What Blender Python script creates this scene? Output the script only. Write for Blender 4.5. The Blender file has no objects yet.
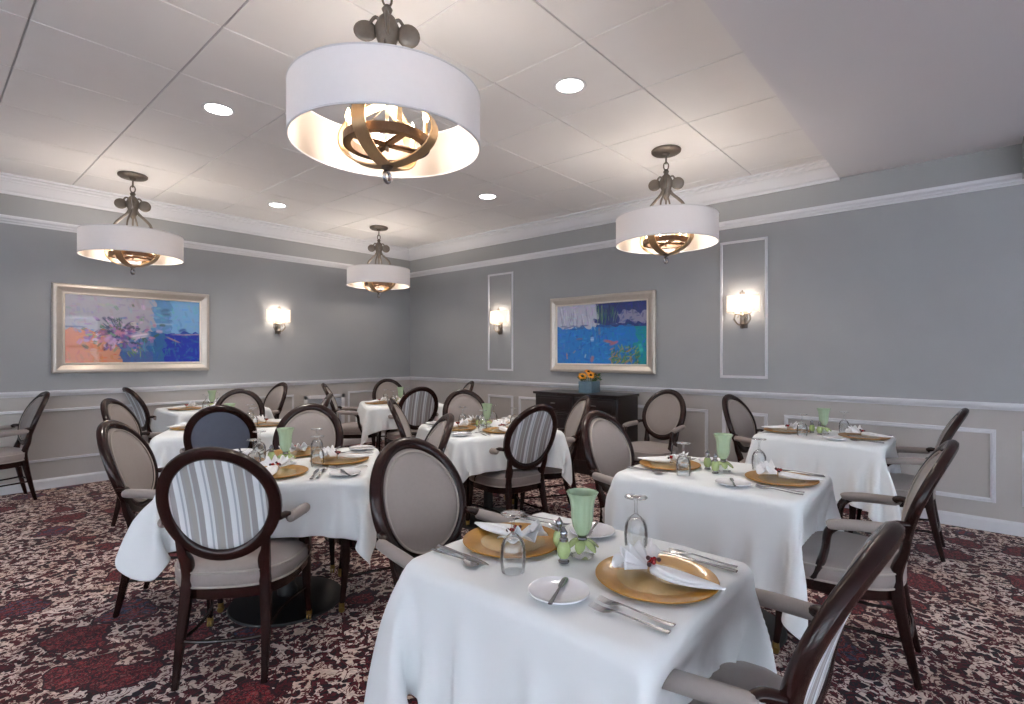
import bpy, bmesh, math, random
import numpy as np
from mathutils import Vector, Matrix
random.seed(7)
C = bpy.context.scene.collection
R = math.radians
sc = bpy.context.scene

# ------------------------------------------------------------------ camera, light, exposure
CAM_H = 1.3365
cam = bpy.data.cameras.new('camera'); camo = bpy.data.objects.new('camera', cam); C.objects.link(camo)
cam.sensor_width = 36.0; cam.lens = 36.0 * 527.2 / 1024.0
cam.shift_y = 2.3 / 1024.0
cam.clip_start = 0.02
camo.location = (0, 0, CAM_H)
camo.rotation_euler = (R(90), 0, R(41.28 - 90))
sc.camera = camo
vs = sc.view_settings
vs.view_transform = 'Standard'; vs.look = 'None'; vs.gamma = 1.0; vs.use_curve_mapping = False
vs.exposure = 2.16
sc.cycles.use_denoising = True
sc.cycles.max_bounces = 8; sc.cycles.diffuse_bounces = 4; sc.cycles.transmission_bounces = 8
sc.cycles.transparent_max_bounces = 8
sc.cycles.caustics_reflective = False; sc.cycles.caustics_refractive = False
sc.cycles.sample_clamp_indirect = 6.0
w = bpy.data.worlds.new('sky'); sc.world = w; w.use_nodes = True
w.node_tree.nodes['Background'].inputs[0].default_value = (0.72, 0.85, 1.0, 1)
w.node_tree.nodes['Background'].inputs[1].default_value = 1.2

def area(name, loc, rot, sx, sy, power, col):
    l = bpy.data.lights.new(name, 'AREA'); l.shape = 'RECTANGLE'; l.size = sx; l.size_y = sy
    l.energy = power; l.color = col
    o = bpy.data.objects.new(name, l); o.location = loc; o.rotation_euler = rot; C.objects.link(o)
    return o
DAY = (0.88, 0.94, 1.0)
BACK_Y, SIDE_X = -4.5, -4.2
WIN_BACK = [(-2.6, 1.5), (0.0, 1.5), (2.6, 1.5)]          # centre x, width
WIN_SIDE = [(-2.6, 1.5), (0.2, 1.5), (3.0, 1.5)]          # centre y, width
for i, (x, ww) in enumerate(WIN_BACK):
    area('window_daylight', (x, BACK_Y + 0.02, 1.55), (R(-90), 0, 0), ww, 1.5, 620, DAY)
for i, (y, ww) in enumerate(WIN_SIDE):
    area('window_daylight', (SIDE_X + 0.02, y, 1.55), (R(-90), 0, R(-90)), ww, 1.5, 800, DAY)
CHAND_W, SCONCE_W, DOWN_W = 8, 1.3, 22

# ------------------------------------------------------------------ materials
def srgb(r, g, b):
    f = lambda c: ((c / 255.0) / 12.92) if c / 255.0 <= 0.04045 else (((c / 255.0) + 0.055) / 1.055) ** 2.4
    return (f(r), f(g), f(b), 1.0)
def mat(name, col, rough=0.5, metal=0.0, noise=0.0, nscale=30.0, bump=0.0, bscale=200.0, spec=0.5, coat=0.0, trans=0.0, ior=1.45, sheen=0.0, sub=0.0):
    m = bpy.data.materials.new(name); m.use_nodes = True
    nt = m.node_tree; b = nt.nodes['Principled BSDF']
    b.inputs['Base Color'].default_value = col; b.inputs['Roughness'].default_value = rough
    b.inputs['Metallic'].default_value = metal; b.inputs['Specular IOR Level'].default_value = spec
    b.inputs['Coat Weight'].default_value = coat; b.inputs['Transmission Weight'].default_value = trans
    b.inputs['IOR'].default_value = ior; b.inputs['Sheen Weight'].default_value = sheen
    tc = nt.nodes.new('ShaderNodeTexCoord')
    if noise:
        n = nt.nodes.new('ShaderNodeTexNoise'); n.inputs['Scale'].default_value = nscale
        n.inputs['Detail'].default_value = 4
        nt.links.new(tc.outputs['Object'], n.inputs['Vector'])
        mx = nt.nodes.new('ShaderNodeMix'); mx.data_type = 'RGBA'
        mx.inputs['A'].default_value = tuple(c * (1 - noise) for c in col[:3]) + (1,)
        mx.inputs['B'].default_value = tuple(min(1, c * (1 + noise)) for c in col[:3]) + (1,)
        nt.links.new(n.outputs['Fac'], mx.inputs['Factor']); nt.links.new(mx.outputs['Result'], b.inputs['Base Color'])
    if bump:
        n = nt.nodes.new('ShaderNodeTexNoise'); n.inputs['Scale'].default_value = bscale; n.inputs['Detail'].default_value = 3
        nt.links.new(tc.outputs['Object'], n.inputs['Vector'])
        bp = nt.nodes.new('ShaderNodeBump'); bp.inputs['Strength'].default_value = bump; bp.inputs['Distance'].default_value = 0.002
        nt.links.new(n.outputs['Fac'], bp.inputs['Height']); nt.links.new(bp.outputs['Normal'], b.inputs['Normal'])
    return m
def emis(name, col, s):
    m = bpy.data.materials.new(name); m.use_nodes = True; b = m.node_tree.nodes['Principled BSDF']
    b.inputs['Base Color'].default_value = (0.8, 0.8, 0.8, 1)
    b.inputs['Emission Color'].default_value = col; b.inputs['Emission Strength'].default_value = s
    return m
M = {}
M['wall'] = mat('grey_wall_covering', srgb(157, 158, 160), 0.65, noise=0.05, nscale=3, bump=0.25, bscale=260)
M['lower'] = mat('taupe_wainscot_paint', srgb(184, 179, 176), 0.55, noise=0.03, nscale=2)
M['frieze'] = mat('grey_frieze_paint', srgb(158, 158, 158), 0.6, noise=0.03, nscale=2)
M['trim'] = mat('white_trim_paint', srgb(222, 222, 226), 0.4)
M['ceil'] = mat('white_ceiling_tile', srgb(240, 239, 240), 0.75, noise=0.02, nscale=6, bump=0.15, bscale=300)
M['tbar'] = mat('grey_ceiling_grid', srgb(196, 196, 200), 0.6)
M['soffit'] = mat('soffit_paint', srgb(236, 234, 238), 0.7)
M['wood'] = mat('dark_mahogany', srgb(36, 14, 11), 0.24, noise=0.35, nscale=14, coat=0.16, spec=0.35)
M['ebony'] = mat('espresso_wood', srgb(26, 13, 12), 0.35, noise=0.3, nscale=12, coat=0.3)
M['uph'] = mat('taupe_upholstery', srgb(148, 138, 134), 0.62, noise=0.06, nscale=60, bump=0.2, bscale=600, sheen=0.15)
M['pipe'] = mat('taupe_piping', srgb(168, 158, 150), 0.6)
M['slate'] = mat('slate_fabric', srgb(98, 102, 116), 0.8, noise=0.08, nscale=40)
M['cloth'] = mat('white_tablecloth', srgb(238, 241, 242), 0.85, bump=0.1, bscale=700, sheen=0.2)
M['napkin'] = mat('white_napkin', srgb(238, 238, 240), 0.85, bump=0.2, bscale=60)
M['silver'] = mat('polished_steel', srgb(158, 158, 164), 0.2, metal=1.0)
M['nickel'] = mat('brushed_nickel', srgb(150, 140, 130), 0.32, metal=1.0, noise=0.1, nscale=30)
M['bronze'] = mat('antique_bronze', srgb(188, 160, 124), 0.4, metal=0.8, noise=0.15, nscale=30)
M['darkbronze'] = mat('dark_bronze', srgb(80, 62, 50), 0.45, metal=0.7)
M['pewter'] = mat('aged_pewter', srgb(120, 112, 104), 0.45, metal=0.8, noise=0.2, nscale=40)
M['brass'] = mat('caster_brass', srgb(170, 140, 80), 0.3, metal=1.0)
M['black'] = mat('black_iron', srgb(20, 19, 21), 0.5)
M['porcelain'] = mat('white_porcelain', srgb(236, 236, 240), 0.12, coat=0.4)
M['gold'] = mat('amber_charger_glass', srgb(168, 118, 34), 0.35, noise=0.2, nscale=45, coat=0.25)
M['goldin'] = mat('pale_amber_glass', srgb(190, 160, 108), 0.2, noise=0.12, nscale=20, coat=0.4)
M['jade'] = mat('jade_green_glass', srgb(184, 208, 174), 0.15, noise=0.1, nscale=30, trans=0.15, coat=0.5)
M['lime'] = mat('lime_green_glaze', srgb(166, 184, 126), 0.2, noise=0.25, nscale=45, coat=0.5)
M['berry'] = mat('red_berry', srgb(150, 22, 24), 0.25, coat=0.3)
M['berrydark'] = mat('dark_berry', srgb(70, 40, 44), 0.3)
M['leaf'] = mat('dark_green_leaf', srgb(46, 74, 38), 0.5, noise=0.3, nscale=40)
M['petal'] = mat('sunflower_petal', srgb(226, 150, 40), 0.55, noise=0.2, nscale=50)
M['seed'] = mat('sunflower_centre', srgb(60, 34, 20), 0.8)
M['pot'] = mat('blue_grey_planter', srgb(96, 120, 134), 0.5, noise=0.2, nscale=40)
M['frame'] = mat('silver_gilt_frame', srgb(196, 186, 176), 0.32, metal=0.45, noise=0.08, nscale=25)
M['liner'] = mat('pale_frame_liner', srgb(224, 214, 200), 0.4)
M['candle'] = mat('ivory_candle_sleeve', srgb(214, 190, 150), 0.5)
M['bulb'] = emis('glowing_bulb', (1.0, 0.72, 0.42, 1), 9)
M['lens'] = emis('downlight_lens', (1.0, 0.95, 0.88, 1), 6)
M['window'] = mat('white_window_frame', srgb(225, 225, 225), 0.4)
M['ventgrey'] = mat('vent_grey', srgb(176, 180, 190), 0.5)

def glass():
    """thin clear glass: mostly see-through with a Fresnel gloss"""
    m = bpy.data.materials.new('clear_glass'); m.use_nodes = True; nt = m.node_tree
    nt.nodes.remove(nt.nodes['Principled BSDF']); out = nt.nodes['Material Output']
    tr = nt.nodes.new('ShaderNodeBsdfTransparent'); tr.inputs[0].default_value = (.965, .975, .98, 1)
    gl = nt.nodes.new('ShaderNodeBsdfGlossy'); gl.inputs['Roughness'].default_value = .04; gl.inputs[0].default_value = (1, 1, 1, 1)
    lw = nt.nodes.new('ShaderNodeLayerWeight'); lw.inputs['Blend'].default_value = .22
    ad = nt.nodes.new('ShaderNodeMath'); ad.operation = 'MULTIPLY_ADD'; ad.inputs[1].default_value = .8; ad.inputs[2].default_value = .05; ad.use_clamp = True
    nt.links.new(lw.outputs['Fresnel'], ad.inputs[0])
    mx = nt.nodes.new('ShaderNodeMixShader'); nt.links.new(ad.outputs[0], mx.inputs[0]); nt.links.new(tr.outputs[0], mx.inputs[1]); nt.links.new(gl.outputs[0], mx.inputs[2]); nt.links.new(mx.outputs[0], out.inputs[0])
    return m
M['glass'] = glass()

def shade_mat(name, col, tr):
    m = bpy.data.materials.new(name); m.use_nodes = True; nt = m.node_tree
    nt.nodes.remove(nt.nodes['Principled BSDF']); out = nt.nodes['Material Output']
    d = nt.nodes.new('ShaderNodeBsdfDiffuse'); t = nt.nodes.new('ShaderNodeBsdfTranslucent'); mx = nt.nodes.new('ShaderNodeMixShader')
    wv = nt.nodes.new('ShaderNodeTexNoise'); wv.inputs['Scale'].default_value = 40
    tc = nt.nodes.new('ShaderNodeTexCoord'); nt.links.new(tc.outputs['Object'], wv.inputs['Vector'])
    cr = nt.nodes.new('ShaderNodeMix'); cr.data_type = 'RGBA'
    cr.inputs['A'].default_value = tuple(c * 0.96 for c in col[:3]) + (1,); cr.inputs['B'].default_value = col
    nt.links.new(wv.outputs['Fac'], cr.inputs['Factor'])
    nt.links.new(cr.outputs['Result'], d.inputs[0]); t.inputs[0].default_value = col
    mx.inputs[0].default_value = tr
    nt.links.new(d.outputs[0], mx.inputs[1]); nt.links.new(t.outputs[0], mx.inputs[2]); nt.links.new(mx.outputs[0], out.inputs[0])
    return m
M['shade'] = shade_mat('white_linen_shade', srgb(246, 246, 250), 0.22)
M['dim_inside'] = shade_mat('dimmed_shade_inside', srgb(196, 186, 178), 0.3)  # drum's inner side coloured darker to hold down its lamp glow
M['sshade'] = shade_mat('white_sconce_shade', srgb(246, 240, 234), 0.5)

def stripes():
    m = bpy.data.materials.new('striped_fabric'); m.use_nodes = True; nt = m.node_tree; b = nt.nodes['Principled BSDF']
    b.inputs['Roughness'].default_value = 0.75; b.inputs['Sheen Weight'].default_value = 0.1
    tc = nt.nodes.new('ShaderNodeTexCoord'); sp = nt.nodes.new('ShaderNodeSeparateXYZ'); nt.links.new(tc.outputs['Object'], sp.inputs[0])
    ma = nt.nodes.new('ShaderNodeMath'); ma.operation = 'MULTIPLY_ADD'; ma.inputs[1].default_value = 1 / 0.098; ma.inputs[2].default_value = 10.07
    fr = nt.nodes.new('ShaderNodeMath'); fr.operation = 'FRACT'
    nt.links.new(sp.outputs['X'], ma.inputs[0]); nt.links.new(ma.outputs[0], fr.inputs[0])
    cr = nt.nodes.new('ShaderNodeValToRGB'); cr.color_ramp.interpolation = 'CONSTANT'
    e = cr.color_ramp.elements
    cols = [(0.0, srgb(166, 162, 158)), (0.2, srgb(206, 212, 214)), (0.27, srgb(156, 154, 154)), (0.5, srgb(232, 236, 238)), (0.70, srgb(176, 184, 190)), (0.78, srgb(226, 230, 232)), (0.88, srgb(164, 164, 164))]
    e[0].position = 0; e[0].color = cols[0][1]; e[1].position = cols[1][0]; e[1].color = cols[1][1]
    for p, c in cols[2:]:
        q = e.new(p); q.color = c
    nt.links.new(fr.outputs[0], cr.inputs[0]); nt.links.new(cr.outputs[0], b.inputs['Base Color'])
    return m
M['stripe'] = stripes()

def carpet():
    m = bpy.data.materials.new('floral_carpet'); m.use_nodes = True; nt = m.node_tree; b = nt.nodes['Principled BSDF']
    N = nt.nodes.new; L = nt.links.new
    b.inputs['Roughness'].default_value = 0.95; b.inputs['Specular IOR Level'].default_value = 0.1; b.inputs['Sheen Weight'].default_value = 0.1
    tc = N('ShaderNodeTexCoord')
    def noise(scale, det=2, dist=0.0, vec=None, rough=.5):
        n = N('ShaderNodeTexNoise'); n.inputs['Scale'].default_value = scale; n.inputs['Detail'].default_value = det
        n.inputs['Distortion'].default_value = dist; n.inputs['Roughness'].default_value = rough
        L(vec or tc.outputs['Object'], n.inputs['Vector']); return n
    def warp(amount, scale):
        n = noise(scale, 3)
        s = N('ShaderNodeVectorMath'); s.operation = 'SUBTRACT'; L(n.outputs['Color'], s.inputs[0]); s.inputs[1].default_value = (.5, .5, .5)
        k = N('ShaderNodeVectorMath'); k.operation = 'SCALE'; L(s.outputs[0], k.inputs[0]); k.inputs['Scale'].default_value = amount
        a = N('ShaderNodeVectorMath'); a.operation = 'ADD'; L(tc.outputs['Object'], a.inputs[0]); L(k.outputs[0], a.inputs[1]); return a.outputs[0]
    def ramp(v, stops, const=True):
        r = N('ShaderNodeValToRGB'); r.color_ramp.interpolation = 'CONSTANT' if const else 'LINEAR'
        e = r.color_ramp.elements; e[0].position = stops[0][0]; e[0].color = stops[0][1]; e[1].position = stops[1][0]; e[1].color = stops[1][1]
        for p, c in stops[2:]:
            q = e.new(p); q.color = c
        L(v, r.inputs[0]); return r.outputs[0]
    def mix(f, a, c):
        x = N('ShaderNodeMix'); x.data_type = 'RGBA'; L(f, x.inputs['Factor'])
        for v, k in ((a, 'A'), (c, 'B')):
            if isinstance(v, tuple): x.inputs[k].default_value = v
            else: L(v, x.inputs[k])
        return x.outputs['Result']
    W0, W1 = (0, 0, 0, 1), (1, 1, 1, 1)
    # leafy scrolls: cream ground broken by dark curling leaves
    wv = warp(0.10, 9)
    vo = N('ShaderNodeTexVoronoi'); vo.feature = 'SMOOTH_F1'; vo.inputs['Scale'].default_value = 25; vo.inputs['Smoothness'].default_value = .35; L(wv, vo.inputs['Vector'])
    leafm = ramp(vo.outputs['Distance'], [(0, W1), (0.49, W0)])
    n2 = noise(17, 3, 1.8)
    scroll = ramp(n2.outputs['Fac'], [(0, W0), (0.47, W1), (0.555, W0)])
    cream = mix(ramp(noise(3, 2).outputs['Fac'], [(0.35, W0), (0.65, W1)], False), srgb(228, 210, 202), srgb(206, 178, 162))
    dark = mix(ramp(noise(5, 2).outputs['Fac'], [(0.4, W0), (0.6, W1)], False), srgb(42, 10, 15), srgb(26, 13, 24))
    g = mix(leafm, cream, dark); g = mix(scroll, g, srgb(84, 16, 26))
    # wine red blossoms on a loose lattice
    wf = warp(0.22, 4.5)
    vf = N('ShaderNodeTexVoronoi'); vf.feature = 'F1'; vf.inputs['Scale'].default_value = 2.9; vf.inputs['Randomness'].default_value = .7; L(wf, vf.inputs['Vector'])
    fl = ramp(vf.outputs['Distance'], [(0, W1), (0.36, W0)])
    edge = ramp(vf.outputs['Distance'], [(0, W0), (0.34, W1), (0.375, W0)])
    rings = N('ShaderNodeTexWave'); rings.wave_type = 'RINGS'; rings.inputs['Scale'].default_value = 6; rings.inputs['Distortion'].default_value = 9; rings.inputs['Detail'].default_value = 2; rings.inputs['Detail Scale'].default_value = 2.5
    L(wf, rings.inputs['Vector'])
    petal = ramp(rings.outputs['Fac'], [(0, srgb(94, 8, 20)), (0.3, srgb(128, 16, 32)), (0.72, srgb(104, 8, 24)), (0.88, srgb(150, 46, 50))])
    hs = N('ShaderNodeSeparateColor'); L(vf.outputs['Color'], hs.inputs[0])
    navy = ramp(hs.outputs[0], [(0, W1), (0.3, W0)])
    pet2 = mix(ramp(rings.outputs['Fac'], [(0, W1), (0.45, W0)]), petal, srgb(58, 62, 92))
    petal = mix(navy, petal, pet2)
    gaps = ramp(noise(26, 3, 2.5).outputs['Fac'], [(0, W0), (0.46, W1), (0.50, W0)])
    petal = mix(gaps, petal, srgb(140, 92, 92)); vein = ramp(noise(19, 2, 3).outputs['Fac'], [(0, W0), (0.44, W1), (0.54, W0)]); petal = mix(vein, petal, srgb(44, 14, 24))
    g = mix(fl, g, petal); g = mix(edge, g, srgb(50, 18, 28))
    spk = ramp(noise(60, 2).outputs['Fac'], [(0.3, (0.75, 0.75, 0.75, 1)), (0.7, (1.15, 1.15, 1.15, 1))], False)
    mu = N('ShaderNodeMix'); mu.data_type = 'RGBA'; mu.blend_type = 'MULTIPLY'; mu.inputs['Factor'].default_value = 1
    L(g, mu.inputs['A']); L(spk, mu.inputs['B']); L(mu.outputs['Result'], b.inputs['Base Color'])
    bp = N('ShaderNodeBump'); bp.inputs['Strength'].default_value = .4; bp.inputs['Distance'].default_value = .004
    L(noise(240, 2).outputs['Fac'], bp.inputs['Height']); L(bp.outputs['Normal'], b.inputs['Normal'])
    return m
M['carpet'] = carpet()

# ------------------------------------------------------------------ mesh helpers
def obj(name, bm, m, parent=None, smooth=True, sub=0):
    me = bpy.data.meshes.new(name)
    bmesh.ops.recalc_face_normals(bm, faces=bm.faces)
    bm.to_mesh(me); bm.free()
    for k in (m if isinstance(m, (list, tuple)) else [m]): me.materials.append(M[k])
    if smooth:
        me.polygons.foreach_set('use_smooth', [True] * len(me.polygons))
        try: me.set_sharp_from_angle(angle=R(42))
        except Exception: pass
    o = bpy.data.objects.new(name, me); C.objects.link(o)
    if sub:
        s = o.modifiers.new('sub', 'SUBSURF'); s.levels = sub; s.render_levels = sub
    if parent: o.parent = parent
    return o
def tag(o, label=None, cat=None, group=None, kind=None):
    if label: o['label'] = label
    if cat: o['category'] = cat
    if group: o['group'] = group
    if kind: o['kind'] = kind
    return o
def thing(name, label, cat, loc=(0, 0, 0), rz=0.0, group=None):
    o = bpy.data.objects.new(name, None); C.objects.link(o); o.empty_display_size = .1
    o.location = loc; o.rotation_euler = (0, 0, rz)
    return tag(o, label, cat, group)
def copy_tree(o, parent=None):
    c = o.copy(); C.objects.link(c); c.parent = parent
    for ch in [x for x in KIDS.get(o.name, [])]:
        d = copy_tree(ch, c)
    return c
KIDS = {}
def register(root):
    """remember the children of every prototype so that copying needs no scene search"""
    allo = list(C.objects); KIDS[root.name] = [x for x in allo if x.parent == root]
    for k in KIDS[root.name]: register(k)
def struct(name, bm, m, parent=None, smooth=False):
    o = obj(name, bm, m, parent, smooth)
    if not parent: o['kind'] = 'structure'
    return o
def box(bm, x0, x1, y0, y1, z0, z1, bev=0.0, mi=0):
    r = bmesh.ops.create_cube(bm, size=1)
    vs_ = r['verts']
    for v in vs_:
        v.co = Vector(((x0 + x1) / 2 + v.co.x * (x1 - x0), (y0 + y1) / 2 + v.co.y * (y1 - y0), (z0 + z1) / 2 + v.co.z * (z1 - z0)))
    fs = set(f for v in vs_ for f in v.link_faces)
    for f in fs: f.material_index = mi
    if bev:
        es = list(set(e for v in vs_ for e in v.link_edges))
        bmesh.ops.bevel(bm, geom=es, offset=bev, segments=2, affect='EDGES', profile=.6)
    return bm
def ring_strip(bm, rings, closed=True, cap=True, mi=0):
    """rings: list of lists of Vector; each ring the same length"""
    vr = [[bm.verts.new(p) for p in r] for r in rings]
    n = len(vr[0])
    for a, b in zip(vr[:-1], vr[1:]):
        for i in range(n if closed else n - 1):
            j = (i + 1) % n
            f = bm.faces.new((a[i], a[j], b[j], b[i])); f.material_index = mi
    if cap and closed:
        for r in (vr[0], vr[-1]):
            try:
                f = bm.faces.new(r); f.material_index = mi
            except ValueError: pass
    return vr
def sweep(bm, pts, rad, sides=10, up=Vector((0, 0, 1)), closed=False, mi=0, power=1.0):
    """tube through pts; rad: list of (across, along-up) or a number"""
    pts = [Vector(p) for p in pts]; n = len(pts); rings = []
    if not isinstance(rad, (list, tuple)): rad = [rad] * n
    for i, p in enumerate(pts):
        if closed: t = pts[(i + 1) % n] - pts[i - 1]
        else: t = pts[min(i + 1, n - 1)] - pts[max(i - 1, 0)]
        t.normalize()
        u = up if not callable(up) else up(i)
        s = t.cross(u)
        if s.length < 1e-3: s = t.cross(Vector((0, 1, 0)))
        s.normalize(); q = s.cross(t).normalized()
        r = rad[i]; rx, ry = r if isinstance(r, (list, tuple)) else (r, r)
        ring = []
        for k in range(sides):
            a = 2 * math.pi * k / sides; ca, sa = math.cos(a), math.sin(a)
            if power != 1.0:
                ca = math.copysign(abs(ca) ** power, ca); sa = math.copysign(abs(sa) ** power, sa)
            ring.append(p + s * (rx * ca) + q * (ry * sa))
        rings.append(ring)
    if closed:
        rings.append(rings[0]); vr = [[bm.verts.new(p) for p in r] for r in rings[:-1]]; vr.append(vr[0])
        for a, b in zip(vr[:-1], vr[1:]):
            for i in range(sides):
                j = (i + 1) % sides; f = bm.faces.new((a[i], a[j], b[j], b[i])); f.material_index = mi
    else: ring_strip(bm, rings, mi=mi)
    return bm
def spline(P, n):
    """Catmull-Rom through P (tuples of any length)"""
    P = [np.array(p, float) for p in P]; Q = [2 * P[0] - P[1]] + P + [2 * P[-1] - P[-2]]; out = []
    m = len(P) - 1
    for i in range(n + 1):
        t = i / n * m; k = min(int(t), m - 1); t -= k
        a, b, c, d = Q[k], Q[k + 1], Q[k + 2], Q[k + 3]
        out.append(.5 * (2 * b + (c - a) * t + (2 * a - 5 * b + 4 * c - d) * t * t + (3 * b - a - 3 * c + d) * t ** 3))
    return out
def tube(bm, P, n=16, sides=10, up=Vector((0, 0, 1)), power=1.0, mi=0):
    """P rows: x y z rx ry"""
    S = spline(P, n)
    return sweep(bm, [s[:3] for s in S], [(s[3], s[4]) for s in S], sides, up, power=power, mi=mi)
def lathe(bm, prof, seg=24, c=(0, 0, 0), mi=0, flute=0, famp=0.0, sc_=(1, 1), cap=True):
    rings = []
    for r, z in prof:
        ring = []
        for k in range(seg):
            a = 2 * math.pi * k / seg; rr = r * (1 + famp * math.cos(flute * a)) if flute else r
            ring.append(Vector((c[0] + rr * math.cos(a) * sc_[0], c[1] + rr * math.sin(a) * sc_[1], c[2] + z)))
        rings.append(ring)
    ring_strip(bm, rings, mi=mi, cap=cap)
    if not cap: bmesh.ops.remove_doubles(bm, verts=bm.verts, dist=1e-6)
    return bm
def ball(bm, c, r, mi=0, sub=2, s=(1, 1, 1)):
    k = bmesh.ops.create_icosphere(bm, subdivisions=sub, radius=r)
    for v in k['verts']: v.co = Vector((v.co.x * s[0] + c[0], v.co.y * s[1] + c[1], v.co.z * s[2] + c[2]))
    for f in set(f for v in k['verts'] for f in v.link_faces): f.material_index = mi
B = bmesh.new

# ------------------------------------------------------------------ the room
X1, Y1 = 5.38, 6.94           # right wall, left wall
ZS, ZC = 2.885, 3.0316        # soffit and tile ceiling
ZR, ZCB, ZCT = 0.9735, 2.585, 2.655
TS = 0.6706; TX0, TY0 = 0.393 - 5 * TS, 1.586
TRAY_Y = 0.892
bm = B(); box(bm, SIDE_X, X1 + .1, BACK_Y, Y1 + .1, -.08, 0); floor = struct('floor', bm, 'carpet')

def wall_slab(name, flip, holes=()):
    pass
bm = B()   # left wall: lower paint, wall covering, frieze
box(bm, SIDE_X - .1, X1 + .1, Y1, Y1 + .1, 0, ZR, mi=0); box(bm, SIDE_X - .1, X1 + .1, Y1, Y1 + .1, ZR, ZCB, mi=1); box(bm, SIDE_X - .1, X1 + .1, Y1, Y1 + .1, ZCB, ZC + .1, mi=2)
struct('wall_left', bm, ['lower', 'wall', 'frieze'])
bm = B()
box(bm, X1, X1 + .1, BACK_Y - .1, Y1, 0, ZR, mi=0); box(bm, X1, X1 + .1, BACK_Y - .1, Y1, ZR, ZCB, mi=1); box(bm, X1, X1 + .1, BACK_Y - .1, Y1, ZCB, ZC + .1, mi=2)
struct('wall_right', bm, ['lower', 'wall', 'frieze'])
def holed_wall(name, along_x, pos, lo, hi, wins, z0=.8, z1=2.3, th=.1):
    bm = B(); cur = lo
    def bb(a, b, za, zb):
        if along_x: box(bm, a, b, pos - th, pos, za, zb)
        else: box(bm, pos - th, pos, a, b, za, zb)
    for c, ww in wins:
        bb(cur, c - ww / 2, 0, ZC + .1); bb(c - ww / 2, c + ww / 2, 0, z0); bb(c - ww / 2, c + ww / 2, z1, ZC + .1); cur = c + ww / 2
    bb(cur, hi, 0, ZC + .1)
    struct(name, bm, 'wall')
holed_wall('wall_back', True, BACK_Y, SIDE_X, X1, WIN_BACK)
holed_wall('wall_side', False, SIDE_X, BACK_Y, Y1, WIN_SIDE)
n_ = 0
for wins, ax in ((WIN_BACK, True), (WIN_SIDE, False)):
    for c, ww in wins:
        n_ += 1; bm = B()
        for (a, b, za, zb) in ((-ww / 2, -ww / 2 + .05, .8, 2.3), (ww / 2 - .05, ww / 2, .8, 2.3), (-ww / 2, ww / 2, .8, .85), (-ww / 2, ww / 2, 2.25, 2.3), (-.02, .02, .8, 2.3), (-ww / 2, ww / 2, 1.53, 1.57)):
            if ax: box(bm, c + a, c + b, BACK_Y + .03, BACK_Y + .07, za, zb)
            else: box(bm, SIDE_X + .03, SIDE_X + .07, c + a, c + b, za, zb)
        struct('window_%d' % n_, bm, 'window')

# tile ceiling: each tile with a small reveal, grid bars recessed
bm = B()
gap = .006
nx0, nx1 = -7, 8
ix = [TX0 + TS * i for i in range(-2, 13)]
xs = [x for x in ix if SIDE_X < x < X1]; ys = [TY0 + TS * j for j in range(-1, 9)]; ys = [y for y in ys if TRAY_Y < y < Y1]
xs = [SIDE_X] + xs + [X1]; ys = [TRAY_Y] + ys + [Y1]
for a, b in zip(xs[:-1], xs[1:]):
    for c, d in zip(ys[:-1], ys[1:]):
        top = [(a + gap, c + gap), (b - gap, c + gap), (b - gap, d - gap), (a + gap, d - gap)]
        lo_ = [bm.verts.new((x, y, ZC)) for x, y in top]
        cx, cy = (a + b) / 2, (c + d) / 2
        hi_ = [bm.verts.new((x + math.copysign(.003, x - cx), y + math.copysign(.003, y - cy), ZC + .012)) for x, y in top]
        bm.faces.new(lo_).material_index = 0
        for i in range(4): bm.faces.new((lo_[i], lo_[(i + 1) % 4], hi_[(i + 1) % 4], hi_[i])).material_index = 0
box(bm, SIDE_X - .1, X1 + .1, TRAY_Y, Y1 + .1, ZC + .008, ZC + .1, mi=1)
o = struct('ceiling', bm, ['ceil', 'tbar'])
bm = B(); box(bm, SIDE_X - .1, X1, BACK_Y - .1, TRAY_Y, ZS, ZC + .1); struct('ceiling_soffit', bm, 'soffit')

def profile_run(name, path, prof, m, closed=False, parent=None):
    """sweep a (projection, z) profile along a 2D polyline; the room lies to the right of the path's direction"""
    bm = B(); n = len(path); rings = []
    for i in range(n):
        p = Vector(path[i])
        d0 = (Vector(path[i]) - Vector(path[i - 1])).normalized() if (i > 0 or closed) else None
        d1 = (Vector(path[(i + 1) % n]) - Vector(path[i])).normalized() if (i < n - 1 or closed) else None
        nn = [Vector((d.y, -d.x)) for d in (d0, d1) if d is not None]
        if len(nn) == 2:
            m_ = (nn[0] + nn[1]); off = m_ / (1 + nn[0].dot(nn[1]))
        else: off = nn[0]
        rings.append([Vector((p.x + off.x * a, p.y + off.y * a, z)) for a, z in prof])
    if closed: rings.append(rings[0])
    ring_strip(bm, rings, closed=True, cap=not closed)
    bmesh.ops.remove_doubles(bm, verts=bm.verts, dist=1e-5)
    return struct(name, bm, m, parent)
PATH = [(SIDE_X, Y1), (X1, Y1), (X1, TRAY_Y)]
profile_run('trim_1', PATH, [(0, ZS - .02), (.018, ZS - .02), (.024, ZS), (.04, ZS + .012), (.085, ZS + .075), (.095, ZS + .085), (.095, ZS + .095), (.115, ZS + .11), (.115, ZS + .122), (.14, ZS + .13), (.14, ZC + .005), (0, ZC + .005)], 'trim')
PATH2 = [(SIDE_X, Y1), (X1, Y1), (X1, BACK_Y)]
profile_run('trim_2', PATH2, [(0, ZCB), (.012, ZCB), (.016, ZCB + .014), (.03, ZCB + .02), (.034, ZCB + .034), (.055, ZCB + .045), (.06, ZCB + .06), (.06, ZCT), (0, ZCT)], 'trim')
profile_run('trim_3', PATH2, [(0, ZR - .055), (.012, ZR - .055), (.016, ZR - .04), (.028, ZR - .03), (.034, ZR - .012), (.034, ZR), (0, ZR)], 'trim')
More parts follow.
